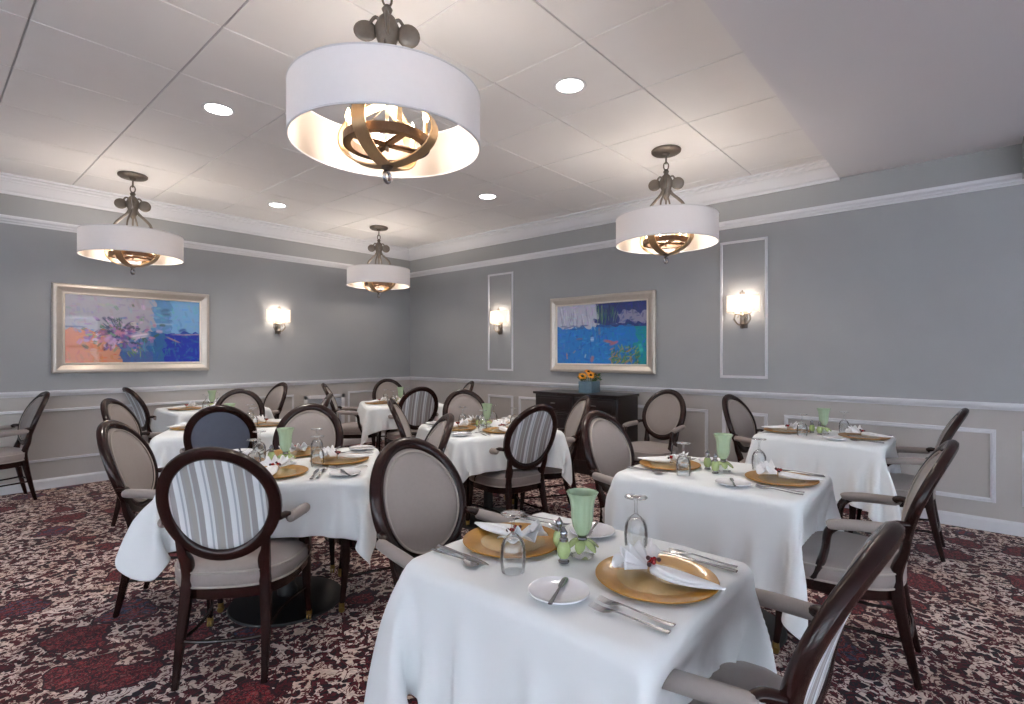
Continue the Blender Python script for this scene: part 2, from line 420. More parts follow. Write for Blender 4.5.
profile_run('baseboard_left', [(SIDE_X, Y1), (X1, Y1)], [(0, 0), (.018, 0), (.018, .08), (.012, .092), (.006, .1), (0, .1)], 'trim')
profile_run('baseboard_right', [(X1, Y1 - .018), (X1, BACK_Y)], [(0, 0), (.018, 0), (.018, .08), (.012, .092), (.006, .1), (0, .1)], 'trim')
bm = B(); box(bm, X1 - .18, X1, BACK_Y, -.26, ZCB + .03, ZS); struct('trim_4', bm, 'frieze')

tn = [4]
def panel(side, a0, a1, z0, z1, wd=.026):
    """raised picture-frame moulding on a wall"""
    tn[0] += 1; bm = B()
    def pt(a, z, d): return Vector((a, Y1 - d, z)) if side == 'L' else Vector((X1 - d, a, z))
    cor = [(a0, z0), (a1, z0), (a1, z1), (a0, z1)]; sg = [(1, 1), (-1, 1), (-1, -1), (1, -1)]
    prof = [(0, 0), (.002, .01), (.009, .012), (.012, .006), (.018, .006), (.022, .013), (wd, .008), (wd, 0)]
    rings = [[pt(c[0] + s[0] * q, c[1] + s[1] * q, d) for q, d in prof] for c, s in zip(cor, sg)]
    rings.append(rings[0]); ring_strip(bm, rings, closed=False, cap=False)
    bmesh.ops.remove_doubles(bm, verts=bm.verts, dist=1e-5)
    struct('trim_%d' % tn[0], bm, 'trim')
for a, b in ((4.70, 5.17), (2.05, 4.60), (1.48, 1.91), (-.12, 1.34), (-3.0, -.26)): panel('R', a, b, .2165, .7715, .034)
panel('R', 4.70, 5.17, 1.11, 2.46); panel('R', 1.48, 1.93, 1.10, 2.46)
for a, b in ((-3.5, 3.42), (4.24, 5.20)): panel('L', a, b, .27, .79)

def make_vent():
    t = thing('wall_vent', 'white louvred return air grille low on the wall behind the dining chairs', 'vent', (3.87, Y1, .29))
    bm = B(); w_, h_ = .31, .47
    for x0, x1, z0, z1 in ((-w_, -w_ + .05, 0, h_), (w_ - .05, w_, 0, h_), (-w_, w_, 0, .05), (-w_, w_, h_ - .05, h_)): box(bm, x0, x1, -.016, -.001, z0, z1, .003)
    obj('frame', bm, 'trim', t)
    bm = B()
    for k in range(14):
        z = .06 + k * .0262
        sweep(bm, [(-w_ + .05, -.008, z), (w_ - .05, -.008, z)], .006, 6)
    box(bm, -w_ + .05, w_ - .05, -.004, -.001, .05, h_ - .05)
    obj('grille', bm, 'ventgrey', t)
make_vent()

# ------------------------------------------------------------------ ceiling and wall lamps
def make_downlight():
    t = thing('recessed_downlight', '', 'ceiling light')
    bm = B(); lathe(bm, [(.082, 0), (.098, 0), (.104, -.003), (.100, -.007), (.086, -.006), (.080, -.001)], 40, cap=False); obj('trim_ring', bm, 'trim', t)
    bm = B(); lathe(bm, [(.001, -.003), (.081, -.003), (.081, .0), (.001, .0)], 32); obj('lens', bm, 'lens', t)
    l = bpy.data.lights.new('downlight_beam', 'SPOT'); l.energy = DOWN_W; l.color = (1, .93, .84); l.spot_size = R(110); l.spot_blend = 1; l.shadow_soft_size = .07
    o = bpy.data.objects.new('downlight_beam', l); C.objects.link(o); o.location = (0, 0, -.02); o.parent = t
    register(t); return t
DL = [((1.40, 3.93), 'round downlight between the big front pendant and the painting-wall pendant'),
      ((2.74, 5.95), 'round downlight between the two pendants along the painting wall'),
      ((2.74, 1.92), 'large bright round downlight between the big front pendant and the wall-panel pendant'),
      ((4.08, 3.93), 'round downlight between the corner pendant and the wall-panel pendant')]
d0 = make_downlight()
for i, (p, lab) in enumerate(DL):
    t = d0 if i == 0 else copy_tree(d0)
    t.location = (p[0], p[1], ZC); tag(t, lab, 'ceiling light', 'recessed downlights in the tile ceiling')

CZT, CZB, CR = 2.465 - ZC, 2.25 - ZC, .408
def make_chandelier():
    t = thing('drum_chandelier', '', 'chandelier')
    bm = B(); lathe(bm, [(.001, 0), (.115, 0), (.12, -.006), (.118, -.02), (.105, -.03), (.03, -.032), (.02, -.05), (.001, -.055)], 36); obj('canopy', bm, 'pewter', t)
    bm = B()
    for k in range(2):      # two chain loops
        z = -.085 - k * .05; pts = []
        for i in range(16):
            a = 2 * math.pi * i / 16; q = .02 * math.cos(a)
            pts.append((q if k == 0 else 0, 0 if k == 0 else q, z + .032 * math.sin(a)))
        sweep(bm, pts, .005, 6, Vector((0, 1, 0)) if k == 0 else Vector((1, 0, 0)), closed=True)
    obj('chain', bm, 'pewter', t)
    bm = B(); lathe(bm, [(.001, -.16), (.012, -.162), (.024, -.18), (.016, -.2), (.036, -.22), (.054, -.26), (.050, -.30), (.034, -.34), (.036, -.37), (.02, -.40), (.008, -.42), (.008, CZB - .02), (.001, CZB - .02)], 20)
    for k in range(3):
        a = k * math.pi / 2 + 1.42; ca, sa = math.cos(a), math.sin(a)
        tube(bm, [(.02 * ca, .02 * sa, -.24, .008, .008), (.05 * ca, .05 * sa, -.22, .008, .008), (.075 * ca, .075 * sa, -.25, .007, .007)], 8, 8)
    obj('stem', bm, 'pewter', t)
    for k in range(4):      # coin-shaped leaves
        a = k * math.pi / 2 + 1.42; ca, sa = math.cos(a), math.sin(a)
        bm = B(); c = Vector((.092 * ca, .092 * sa, -.285)); nrm = Vector((-sa, ca, .12)).normalized()
        u = Vector((ca, sa, 0)); v = nrm.cross(u)
        rings = []
        for rr, dd in ((.001, .008), (.036, .0075), (.049, .003), (.051, 0), (.049, -.003), (.036, -.0075), (.001, -.008)):
            rings.append([c + nrm * dd + (u * math.cos(q) + v * math.sin(q)) * rr for q in [2 * math.pi * i / 20 for i in range(20)]])
        ring_strip(bm, rings); obj('leaf_disc', bm, 'pewter', t)
    for k in range(4):      # swept arms down to the shade
        a = k * math.pi / 2 + .35 + math.pi / 4; ca, sa = math.cos(a), math.sin(a)
        bm = B()
        tube(bm, [(.015 * ca, .015 * sa, -.30, .012, .007), (.045 * ca, .045 * sa, -.365, .012, .007), (.10 * ca, .10 * sa, -.42, .012, .007), (.142 * ca, .142 * sa, -.47, .012, .007), (.152 * ca, .152 * sa, -.53, .012, .007), (.148 * ca, .148 * sa, CZT - .05, .012, .007)], 20, 8, Vector((-sa, ca, 0)))
        obj('arm', bm, 'pewter', t)
    bm = B(); n = 72
    lathe(bm, [(CR, CZB), (CR, CZT), (CR - .004, CZT), (CR - .004, CZB), (CR, CZB)], n, cap=False)
    for f in bm.faces:
        c_ = f.calc_center_median()
        if math.hypot(c_.x, c_.y) < CR - .003: f.material_index = 1  # inner faces take the dimmed colour
    sh = obj('shade', bm, ['shade', 'dim_inside'], t)
    bm = B()
    for zz in (CZB, CZT):
        sweep(bm, [((CR - .002) * math.cos(2 * math.pi * i / n), (CR - .002) * math.sin(2 * math.pi * i / n), zz) for i in range(n)], .0045, 6, closed=True)
    obj('shade_rim', bm, 'trim', sh)
    bm = B()                 # thin spider holding the shade
    for k in range(3):
        a = k * 2 * math.pi / 3 + .2
        sweep(bm, [(0, 0, CZT - .03), ((CR - .01) * math.cos(a), (CR - .01) * math.sin(a), CZT - .012)], .004, 6)
    obj('spider', bm, 'nickel', t)
    # wheel with spokes that carries the candles
    wz = CZB + .015; bm = B()
    rw = .17
    ring = [[Vector(((rw + a) * math.cos(q), (rw + a) * math.sin(q), wz + b)) for a, b in ((-.017, -.018), (.017, -.018), (.017, .018), (-.017, .018))] for q in [2 * math.pi * i / 48 for i in range(49)]]
    ring_strip(bm, ring, closed=True, cap=False); bmesh.ops.remove_doubles(bm, verts=bm.verts, dist=1e-5)
    for k in range(2):
        a = k * math.pi / 2 + .3; d = Vector((math.cos(a), math.sin(a), 0))
        sweep(bm, [tuple(-d * rw + Vector((0, 0, wz - .005))), tuple(d * rw + Vector((0, 0, wz - .005)))], [(.02, .009)] * 2, 6, power=.5)
    obj('candle_ring', bm, 'darkbronze', t, smooth=False)
    for k in range(6):
        a = k * math.pi / 3 + .15; cx, cy = rw * math.cos(a), rw * math.sin(a)
        bm = B(); lathe(bm, [(.001, wz + .018), (.019, wz + .018), (.021, wz + .024), (.011, wz + .03), (.0105, wz + .09), (.001, wz + .09)], 12, (cx, cy, 0)); cs = obj('candle_sleeve', bm, 'candle', t)
        bm = B(); lathe(bm, [(.001, wz + .09), (.008, wz + .092), (.014, wz + .112), (.012, wz + .128), (.004, wz + .15), (.001, wz + .156)], 12, (cx, cy, 0)); obj('bulb', bm, 'bulb', cs)
    for k in range(2):       # wide crossing hoops forming an open globe
        bm = B(); a = k * math.pi / 2 + .9; d = Vector((math.cos(a), math.sin(a), 0)); s = Vector((-d.y, d.x, 0)); rings = []
        for i in range(61):
            q = 2 * math.pi * i / 60
            rr = .228; zc = wz + .035
            p = d * (rr * math.cos(q)) + Vector((0, 0, zc + .135 * math.sin(q)))
            n_r = (d * (math.cos(q) / rr) + Vector((0, 0, math.sin(q) / .135))).normalized()
            rings.append([p + s * .031 + n_r * .003, p - s * .031 + n_r * .003, p - s * .031 - n_r * .003, p + s * .031 - n_r * .003])
        ring_strip(bm, rings, closed=True, cap=False); bmesh.ops.remove_doubles(bm, verts=bm.verts, dist=1e-5)
        obj('hoop', bm, 'bronze', t, smooth=True)
    bm = B(); zb = wz - .108   # stem cup and crystal drop
    lathe(bm, [(.001, zb + .03), (.02, zb + .02), (.026, zb), (.012, zb - .012), (.001, zb - .014)], 20)
    fi = obj('finial', bm, 'nickel', t)
    bm = B(); pts = []
    for i in range(20):
        q = 2 * math.pi * i / 20; pts.append((.019 * math.cos(q) * .66, -.019 * math.cos(q) * .75, zb - .04 + .024 * math.sin(q)))
    sweep(bm, pts, .0085, 10, closed=True, up=Vector((.75, .66, 0))); obj('crystal_ring', bm, 'silver', fi)
    l = bpy.data.lights.new('candle_glow', 'POINT'); l.energy = CHAND_W; l.color = (1, .91, .82); l.shadow_soft_size = .11
    o = bpy.data.objects.new('candle_glow', l); C.objects.link(o); o.location = (0, 0, (CZT + CZB) / 2 + .02); o.parent = t
    register(t); return t
CH = [((1.380, 1.942), 'largest drum chandelier, hanging over the front of the room', 1.10),
      ((1.38, 5.98), 'drum chandelier hanging before the flower painting', 1.49),
      ((4.11, 5.97), 'smallest drum chandelier, hanging near the room corner', 1.115),
      ((4.13, 1.925), 'drum chandelier hanging before the panelled wall and its sconce', .58)]
c0 = make_chandelier()
for i, (p, lab, rz) in enumerate(CH):
    t = c0 if i == 0 else copy_tree(c0)
    t.location = (p[0], p[1], ZC); t.rotation_euler = (0, 0, rz); tag(t, lab, 'chandelier', 'drum chandeliers')

def make_sconce():
    """local frame: wall at y=0, room at -y"""
    t = thing('wall_sconce', '', 'wall lamp')
    W_, H_, D_ = .152, .165, .105
    bm = B(); rings = []
    for zz, ins in ((-H_ / 2, 0), (H_ / 2, 0), (H_ / 2, .004), (-H_ / 2, .004)):
        rings.append([Vector(((W_ - ins) * math.cos(math.pi * i / 28), -.012 - (D_ - ins) * math.sin(math.pi * i / 28) ** .7, zz)) for i in range(29)])
    rings.append(rings[0]); ring_strip(bm, rings, closed=False, cap=False); bmesh.ops.remove_doubles(bm, verts=bm.verts, dist=1e-5)
    obj('shade', bm, 'sshade', t)
    bm = B(); box(bm, -.035, .035, -.012, -.001, -.24, .06, .004); obj('back_plate', bm, 'pewter', t)
    bm = B()
    for s in (-1, 1):
        tube(bm, [(0, -.04, -.21, .007, .007), (s * .04, -.05, -.20, .008, .008), (s * .075, -.055, -.15, .008, .008), (s * .06, -.055, -.10, .007, .007), (s * .03, -.055, -.115, .006, .006), (s * .045, -.055, -.14, .005, .005)], 24, 8)
        tube(bm, [(0, -.05, -.13, .006, .006), (s * .02, -.05, -.10, .006, .006), (s * .07, -.05, -.10, .006, .006), (s * .085, -.05, -.075, .004, .004)], 16, 8)
    lathe(bm, [(.001, -.245), (.012, -.235), (.018, -.215), (.03, -.20), (.02, -.18), (.012, -.15), (.02, -.13), (.012, -.10), (.001, -.09)], 16, (0, -.035, 0))
    obj('bracket', bm, 'nickel', t)
    bm = B()
    for dx, dz in ((0, .115), (-.018, .1), (.018, .1)): ball(bm, (dx, -.05, dz), .011, sub=1, s=(1, .6, 1.5))
    sweep(bm, [(0, -.05, .0), (0, -.05, .1)], .004, 6)
    obj('finial', bm, 'nickel', t)
    bm = B(); lathe(bm, [(.001, -.03), (.009, -.03), (.014, -.005), (.01, .02), (.001, .035)], 12, (0, -.055, 0)); obj('bulb', bm, 'bulb', t)
    l = bpy.data.lights.new('sconce_glow', 'POINT'); l.energy = SCONCE_W; l.color = (1, .88, .76); l.shadow_soft_size = .03
    o = bpy.data.objects.new('sconce_glow', l); C.objects.link(o); o.location = (0, -.06, .0); o.parent = t
    register(t); return t
s0 = make_sconce()
for i, (loc, rz, lab) in enumerate([((3.20, Y1, 1.845), 0, 'wall sconce on the open grey wall beside the flower painting'),
                                    ((X1 - 0.0, 4.93, 1.85), R(-90), 'wall sconce in the white moulded panel nearer the room corner'),
                                    ((X1 - 0.0, 1.70, 1.83), R(-90), 'wall sconce in the tall white moulded panel beside the blue painting')]):
    t = s0 if i == 0 else copy_tree(s0)
    t.location = loc; t.rotation_euler = (0, 0, rz); tag(t, lab, 'wall lamp', 'half-drum wall sconces')

# ------------------------------------------------------------------ paintings
def canvas(w_, h_, seed, kind):
    """brush strokes laid on a grid; returns rgb array (rows from the bottom)"""
    rng = np.random.RandomState(seed); NX, NY = 220, 128
    xs_ = (np.arange(NX) + .5) / NX; ys_ = (np.arange(NY) + .5) / NY
    X, Y = np.meshgrid(xs_, ys_); I = np.zeros((NY, NX, 3))
    def s(c): return np.array(srgb(*c)[:3])
    def blob(cond, c): I[cond] = s(c)
    wob = .02 * np.sin(X * 23 + seed) + .015 * np.sin(X * 61 + Y * 17) + .012 * np.sin(Y * 40 + X * 9)
    def stroke(x, y, L_, w, ang, c, a=.85):
        ca, sa = math.cos(ang), math.sin(ang); dx = (X - x) * 1.7; dy = Y - y
        u = dx * ca + dy * sa; v = -dx * sa + dy * ca + .15 * u * math.sin(ang * 3)
        m = np.clip(1.3 - np.abs(v) / w, 0, 1) * np.clip(1.3 - np.abs(u) / L_, 0, 1)
        m = np.clip(m * 2.2, 0, 1) * a * (0.75 + .25 * np.sin(v / w * 5 + x * 50))
        I[:] = I * (1 - m[..., None]) + s(c) * m[..., None]
    if kind == 1:
        blob(np.ones_like(X, bool), (164, 160, 172)); blob(X + wob > .61, (92, 140, 186)); blob((X + wob > .78) & (Y > .42), (120, 168, 212))
        blob((Y + wob < .5) & (X < .45), (206, 112, 62)); blob((Y + wob < .47) & (X + wob * 2 > .22) & (X < .4), (206, 142, 112))
        blob((Y + wob < .48) & (X + wob * 2 > .36), (84, 116, 160)); blob((Y + wob < .48) & (X + wob > .58), (40, 96, 150)); blob((Y + wob < .48) & (X + wob > .72), (16, 40, 160))
        blob((Y + wob < .16) & (X + wob > .36) & (X < .62), (70, 92, 150))
        for i in range(420):
            x, y = rng.rand(2)
            c = ((196, 104, 58) if x < .35 else (40, 96, 156)) if y < .46 else ((150, 148, 164) if x < .6 else (110, 160, 200))
            c = tuple(int(max(0, min(255, q + rng.randint(-26, 26)))) for q in c)
            stroke(x, y, .015 + .04 * rng.rand(), .006 + .012 * rng.rand(), rng.choice([0, 1.57]) + rng.randn() * .3, c, .6)
        stroke(.06, .53, .12, .012, 0, (34, 46, 110)); stroke(.9, .45, .2, .008, .05, (210, 170, 160))
        stroke(.86, .5, .05, .05, .5, (30, 70, 150)); stroke(.72, .8, .06, .06, .3, (52, 84, 110), .7)
        stroke(.7, .61, .12, .012, 0, (180, 200, 220), .6)
        for i in range(300):
            r_ = abs(rng.randn()) * .15; a = rng.rand() * 6.28
            x, y = .37 + r_ * math.cos(a), .43 + r_ * math.sin(a) * 1.05
            c = [(150, 110, 170), (200, 170, 200), (120, 80, 150), (60, 90, 60), (40, 50, 90), (190, 120, 150), (110, 150, 120), (80, 120, 170)][rng.randint(8)]
            stroke(x, y, .012 + .03 * rng.rand(), .010 + .018 * rng.rand(), a + rng.randn() * .5, c, .95)
        for i in range(22):
            a = rng.rand() * 3.14 * 1.1 - .1; stroke(.36 + .1 * math.cos(a), .45 + .17 * math.sin(a), .06, .006, a, [(52, 96, 70), (44, 58, 110), (30, 70, 80)][rng.randint(3)], .9)
        stroke(.52, .42, .10, .04, .35, (236, 216, 226)); stroke(.31, .33, .05, .07, .8, (196, 160, 206)); stroke(.40, .36, .04, .06, .3, (96, 64, 140)); stroke(.44, .55, .04, .05, .9, (70, 60, 80)); stroke(.25, .45, .05, .04, 0, (150, 90, 130)); stroke(.47, .6, .035, .03, .2, (196, 186, 180)); stroke(.14, .33, .03, .02, 0, (150, 140, 190))
        for i in range(16): stroke(.5 + .3 * rng.rand(), .05 + .3 * rng.rand(), .05, .007, 1.5 + rng.randn() * .2, [(30, 120, 140), (70, 150, 170), (34, 60, 130)][rng.randint(3)], .8)
        for i in range(10): stroke(.42 + .12 * rng.rand(), .12 + .1 * rng.rand(), .04, .008, 1.9 + rng.randn() * .3, [(150, 160, 70), (90, 130, 80)][rng.randint(2)], .8)
        stroke(.78, .36, .09, .012, -.6, (196, 150, 120), .8)
    else:
        blob(np.ones_like(X, bool), (34, 120, 196)); blob(Y + wob > .62, (186, 188, 208)); blob((Y + wob > .62) & (X + wob > .47), (46, 60, 120)); blob((Y + wob > .67) & (Y + wob < .84) & (X + wob > .72), (142, 140, 168))
        blob((X + wob * 2 > .9) & (Y < .6), (24, 142, 150))
        for i in range(460):
            x, y = rng.rand(2)
            c = (34, 116, 196) if y < .6 else ((190, 190, 212) if x < .47 else (50, 64, 128))
            c = tuple(int(max(0, min(255, q + rng.randint(-28, 28)))) for q in c)
            stroke(x, y, .015 + .04 * rng.rand(), .006 + .011 * rng.rand(), rng.choice([.1, 1.5]) + rng.randn() * .3, c, .6)
        for i in range(34): stroke(.03 + .42 * rng.rand(), .66 + .25 * rng.rand(), .07, .008, 1.5 + rng.randn() * .1, [(120, 124, 160), (226, 226, 236), (150, 150, 176)][rng.randint(3)], .7)
        for i in range(45): stroke(.47 + .22 * rng.rand(), .7 + .24 * rng.rand(), .08, .009, 1.45 + rng.randn() * .15, [(60, 110, 90), (120, 150, 130), (40, 70, 110), (36, 44, 96)][rng.randint(4)], .85)
        for i in range(16): stroke(.08 + .8 * rng.rand(), .63 + rng.randn() * .02, .07, .012, rng.randn() * .1, [(30, 50, 120), (24, 70, 150), (60, 90, 140)][rng.randint(3)], .8)
        for i in range(150): stroke(.62 + .3 * rng.rand(), .02 + .27 * rng.rand() ** 1.3, .04, .009, 1 + rng.randn() * .7, [(60, 120, 60), (160, 160, 60), (40, 90, 80), (200, 130, 60), (30, 110, 110), (90, 150, 90)][rng.randint(6)], .85)
        for i in range(60): stroke(.05 + .55 * rng.rand(), .05 + .5 * rng.rand(), .02 + .03 * rng.rand(), .006 + .01 * rng.rand(), rng.choice([.1, 1.3]) + rng.randn() * .3, [(20, 90, 170), (60, 150, 210), (30, 70, 150), (90, 130, 190)][rng.randint(4)], .7)
        stroke(.60, .37, .08, .02, -.3, (206, 104, 60)); stroke(.66, .34, .07, .022, .5, (214, 100, 56)); stroke(.27, .42, .06, .014, .1, (130, 96, 100)); stroke(.5, .55, .02, .06, 0, (120, 120, 140), .8)
        stroke(.12, .13, .012, .05, .1, (214, 140, 80)); stroke(.42, .08, .05, .03, 1.2, (190, 120, 90)); stroke(.34, .13, .03, .012, 1.2, (180, 200, 210)); stroke(.42, .41, .03, .035, 0, (190, 214, 240), .8); stroke(.21, .2, .03, .012, .8, (170, 130, 130), .8)
        stroke(.94, .25, .03, .07, .2, (60, 190, 180))
    return np.clip(I, 0, 1), NX, NY
def paint_mat(name):
    m = bpy.data.materials.new(name); m.use_nodes = True; nt = m.node_tree; b = nt.nodes['Principled BSDF']
    a = nt.nodes.new('ShaderNodeVertexColor'); a.layer_name = 'paint'; nt.links.new(a.outputs['Color'], b.inputs['Base Color'])
    b.inputs['Roughness'].default_value = .35; b.inputs['Coat Weight'].default_value = .6; b.inputs['Coat Roughness'].default_value = .03
    n = nt.nodes.new('ShaderNodeTexNoise'); n.inputs['Scale'].default_value = 70
    bp = nt.nodes.new('ShaderNodeBump'); bp.inputs['Strength'].default_value = .2; bp.inputs['Distance'].default_value = .002
    nt.links.new(n.outputs['Fac'], bp.inputs['Height']); nt.links.new(bp.outputs['Normal'], b.inputs['Normal'])
    return m
def picture(name, label, loc, rz, W_, H_, kind, seed):
    """local frame: wall at y=0, room at -y, origin at the centre"""
    t = thing(name, label, 'painting', loc, rz)
    fw = .085; prof = [(0, 0), (0, .03), (.012, .045), (.035, .046), (.078, .026), (.088, .024)]
    bm = B(); cor = [(-1, -1), (1, -1), (1, 1), (-1, 1)]
    rings = [[Vector((cx * (W_ / 2 - q), -.002 - d, cz * (H_ / 2 - q))) for q, d in prof] for cx, cz in cor]; rings.append(rings[0])
    ring_strip(bm, rings, closed=False, cap=False); bmesh.ops.remove_doubles(bm, verts=bm.verts, dist=1e-5); obj('frame', bm, 'frame', t, smooth=False)
    bm = B(); prof = [(.088, .024), (.09, .031), (.101, .029), (.106, .018)]
    rings = [[Vector((cx * (W_ / 2 - q), -.002 - d, cz * (H_ / 2 - q))) for q, d in prof] for cx, cz in cor]; rings.append(rings[0])
    ring_strip(bm, rings, closed=False, cap=False); bmesh.ops.remove_doubles(bm, verts=bm.verts, dist=1e-5); obj('frame_liner', bm, 'liner', t, smooth=False)
    I, NX, NY = canvas(W_, H_, seed, kind); w2, h2 = W_ / 2 - .103, H_ / 2 - .103
    me = bpy.data.meshes.new('canvas'); vv = [(-w2 + 2 * w2 * i / NX, -.018, -h2 + 2 * h2 * j / NY) for j in range(NY + 1) for i in range(NX + 1)]
    ff = [(j * (NX + 1) + i, j * (NX + 1) + i + 1, (j + 1) * (NX + 1) + i + 1, (j + 1) * (NX + 1) + i) for j in range(NY) for i in range(NX)]
    me.from_pydata(vv, [], ff); ca = me.color_attributes.new('paint', 'FLOAT_COLOR', 'CORNER')
    arr = np.ones((NX * NY, 4, 4)); arr[..., :3] = I.reshape(-1, 1, 3); ca.data.foreach_set('color', arr.astype(np.float32).ravel())
    me.materials.append(paint_mat('oil_paint')); o = bpy.data.objects.new('canvas', me); C.objects.link(o); o.parent = t
    return t
picture('framed_painting', 'abstract flower painting in orange, lilac and blue, in a wide silver frame', (1.64, Y1, 1.60), 0, 1.44, .91, 1, 3)
picture('framed_painting', 'abstract blue pond painting with orange fish strokes, silver frame, above the sideboard', (X1, 3.335, 1.58), R(-90), 1.43, .92, 2, 5)

# ------------------------------------------------------------------ dining armchair (local: +y is where the sitter looks)
OZ0, OZ1 = .49, .985
def back_y(z, x=0.0):
    t = (z - OZ0) / (OZ1 - OZ0); return -.235 - .055 * t - .12 * t * abs(t) + .30 * x * x
def oval(th, sx, sz, dy=0.0):
    x = sx * math.sin(th); z = (OZ0 + OZ1) / 2 + sz * math.cos(th)
    return Vector((x, back_y(z, x) + dy, z))
def seat_outline(k=1.0, n=44):
    pts = []
    for i in range(n):
        a = 2 * math.pi * i / n; c, s = math.cos(a), math.sin(a)
        x = math.copysign(abs(c) ** .62, c); y = math.copysign(abs(s) ** .62, s)
        wd = .258 + .022 * y; yy = .235 * y + (.035 * (1 - x * x) if y > 0 else -.012 * (1 - x * x))
        pts.append(Vector((x * wd * k, yy * k + .005, 0)))
    return pts
def make_chair(back_mat='stripe'):
    t = thing('dining_armchair', '', 'chair')
    # seat
    bm = B(); rings = []
    for k, z in ((.90, .372), (.97, .374), (1.0, .388), (1.015, .41), (1.012, .43), (.99, .446), (.94, .458), (.8, .47), (.55, .478), (.25, .482), (.02, .483)):
        rings.append([Vector((p.x, p.y, z)) for p in seat_outline(k)])
    ring_strip(bm, rings); seat = obj('seat', bm, 'uph', t)
    bm = B()
    for k, z in ((1.006, .441), (1.0, .380)):
        sweep(bm, [Vector((p.x, p.y, z)) for p in seat_outline(k)], .0045, 6, closed=True)
    obj('piping', bm, 'pipe', seat)
    bm = B(); ring_strip(bm, [[Vector((p.x, p.y, z)) for p in seat_outline(k)] for k, z in ((.93, .325), (.955, .33), (.955, .372), (.93, .376))]); obj('seat_frame', bm, 'wood', t)
    # oval back: frame, front pad, rear panel
    n = 60; bm = B(); rings = []
    for i in range(n):
        a = 2 * math.pi * i / n; p = oval(a, .208, .2215); pa = oval(a + .02, .208, .2215); T = (pa - p).normalized()
        e = .01; dz = (back_y(p.z + e, p.x) - back_y(p.z - e, p.x)) / (2 * e); dx = (back_y(p.z, p.x + e) - back_y(p.z, p.x - e)) / (2 * e)
        Nn = Vector((-dx, 1, -dz)).normalized(); rad = T.cross(Nn).normalized()
        if rad.dot(Vector((math.sin(a), 0, math.cos(a)))) < 0: rad = -rad
        ring = []
        for r_, f_ in ((-.026, .006), (-.020, .016), (-.004, .021), (.014, .019), (.024, .010), (.027, 0), (.024, -.012), (.012, -.019), (-.006, -.021), (-.020, -.016), (-.026, -.006)):
            ring.append(p + rad * r_ + Nn * f_)
        rings.append(ring)
    rings.append(rings[0]); ring_strip(bm, rings, closed=True, cap=False); bmesh.ops.remove_doubles(bm, verts=bm.verts, dist=1e-6)
    obj('back_frame', bm, 'wood', t)
    def pad(sgn, bulge, base, m, name):
        bm = B(); rings = []
        for k, b in ((1.0, base), (.97, base + bulge * .45), (.9, base + bulge * .75), (.7, base + bulge * .92), (.4, base + bulge), (.02, base + bulge)):
            rings.append([oval(2 * math.pi * i / 48, .189 * k, .2025 * k) + Vector((0, sgn * b, 0)) for i in range(48)])
        ring_strip(bm, rings, cap=True); return obj(name, bm, m, t)
    fr = pad(1, .022, .002, 'uph', 'backrest'); bk = pad(-1, .010, .006, back_mat, 'back_panel')
    bm = B(); sweep(bm, [oval(2 * math.pi * i / 48, .179, .1925, .021) for i in range(48)], .004, 6, closed=True); obj('piping', bm, 'pipe', fr)
    # rear legs run up to the oval, front legs carry casters
    for s in (-1, 1):
        bm = B(); yA = back_y(.60, .16)
        tube(bm, [(s * .168, -.285, 0, .013, .013), (s * .166, -.262, .10, .016, .017), (s * .160, -.232, .25, .021, .022), (s * .152, -.212, .37, .024, .027), (s * .150, -.210, .43, .023, .025), (s * .150, -.222, .485, .026, .022), (s * .160, -.238, .53, .019, .018), (s * .166, yA - .004, .60, .017, .015)], 30, 10, Vector((0, 1, 0)), power=.75)
        obj('leg', bm, 'wood', t)
    for s in (-1, 1):
        bm = B()
        tube(bm, [(s * .232, .222, .042, .0125, .0125), (s * .228, .212, .12, .015, .015), (s * .224, .204, .22, .020, .020), (s * .222, .200, .32, .025, .025), (s * .222, .200, .39, .023, .023)], 20, 10, Vector((0, 1, 0)), power=.75)
        lg = obj('leg', bm, 'wood', t)
        bm = B(); lathe(bm, [(.001, .05), (.014, .05), (.015, .03), (.009, .026), (.001, .026)], 12, (s * .232, .222, 0))
        for e in (-.007, .007):
            rings = []
            for rr, dd in ((.001, -.004), (.015, -.004), (.016, 0), (.015, .004), (.001, .004)):
                rings.append([Vector((s * .232 + e + dd, .222 + rr * math.cos(2 * math.pi * i / 14), .016 + rr * math.sin(2 * math.pi * i / 14))) for i in range(14)])
            ring_strip(bm, rings)
        obj('caster', bm, 'brass', lg)
    # arms
    for s in (-1, 1):
        y0 = back_y(.655, .22); bm = B()
        tube(bm, [(s * .215, y0 + .0, .66, .013, .016), (s * .232, y0 + .04, .66, .015, .018), (s * .254, -.18, 0.641, .017, .015), (s * .264, -.08, 0.634, .019, .013), (s * .264, -.02, 0.626, .019, .014), (s * .260, .008, 0.604, .018, .016), (s * .254, .022, .575, .017, .020), (s * .250, .030, .51, .016, .022), (s * .247, .05, .44, .018, .024), (s * .243, .08, .37, .018, .024)], 44, 10, Vector((s * 1, 0, 0.01)))
        ar = obj('armrest', bm, 'wood', t)
        bm = B()
        tube(bm, [(s * .2475, -.205, 0.644, .019, .019), (s * .25, -.195, 0.644, .021, .022), (s * .262, -.10, 0.639, .022, .023), (s * .266, -.04, 0.634, .022, .023), (s * .266, .004, 0.627, .021, .022), (s * .264, .018, 0.622, .015, .017)], 22, 14, Vector((s * .1, 0, 1)))
        obj('arm_pad', bm, 'uph', ar)
    bm = B()
    tube(bm, [(-.164, -.246, .175, .008, .008), (-.08, -.262, .172, .0075, .0075), (.08, -.262, .172, .0075, .0075), (.164, -.246, .175, .008, .008)], 16, 8)
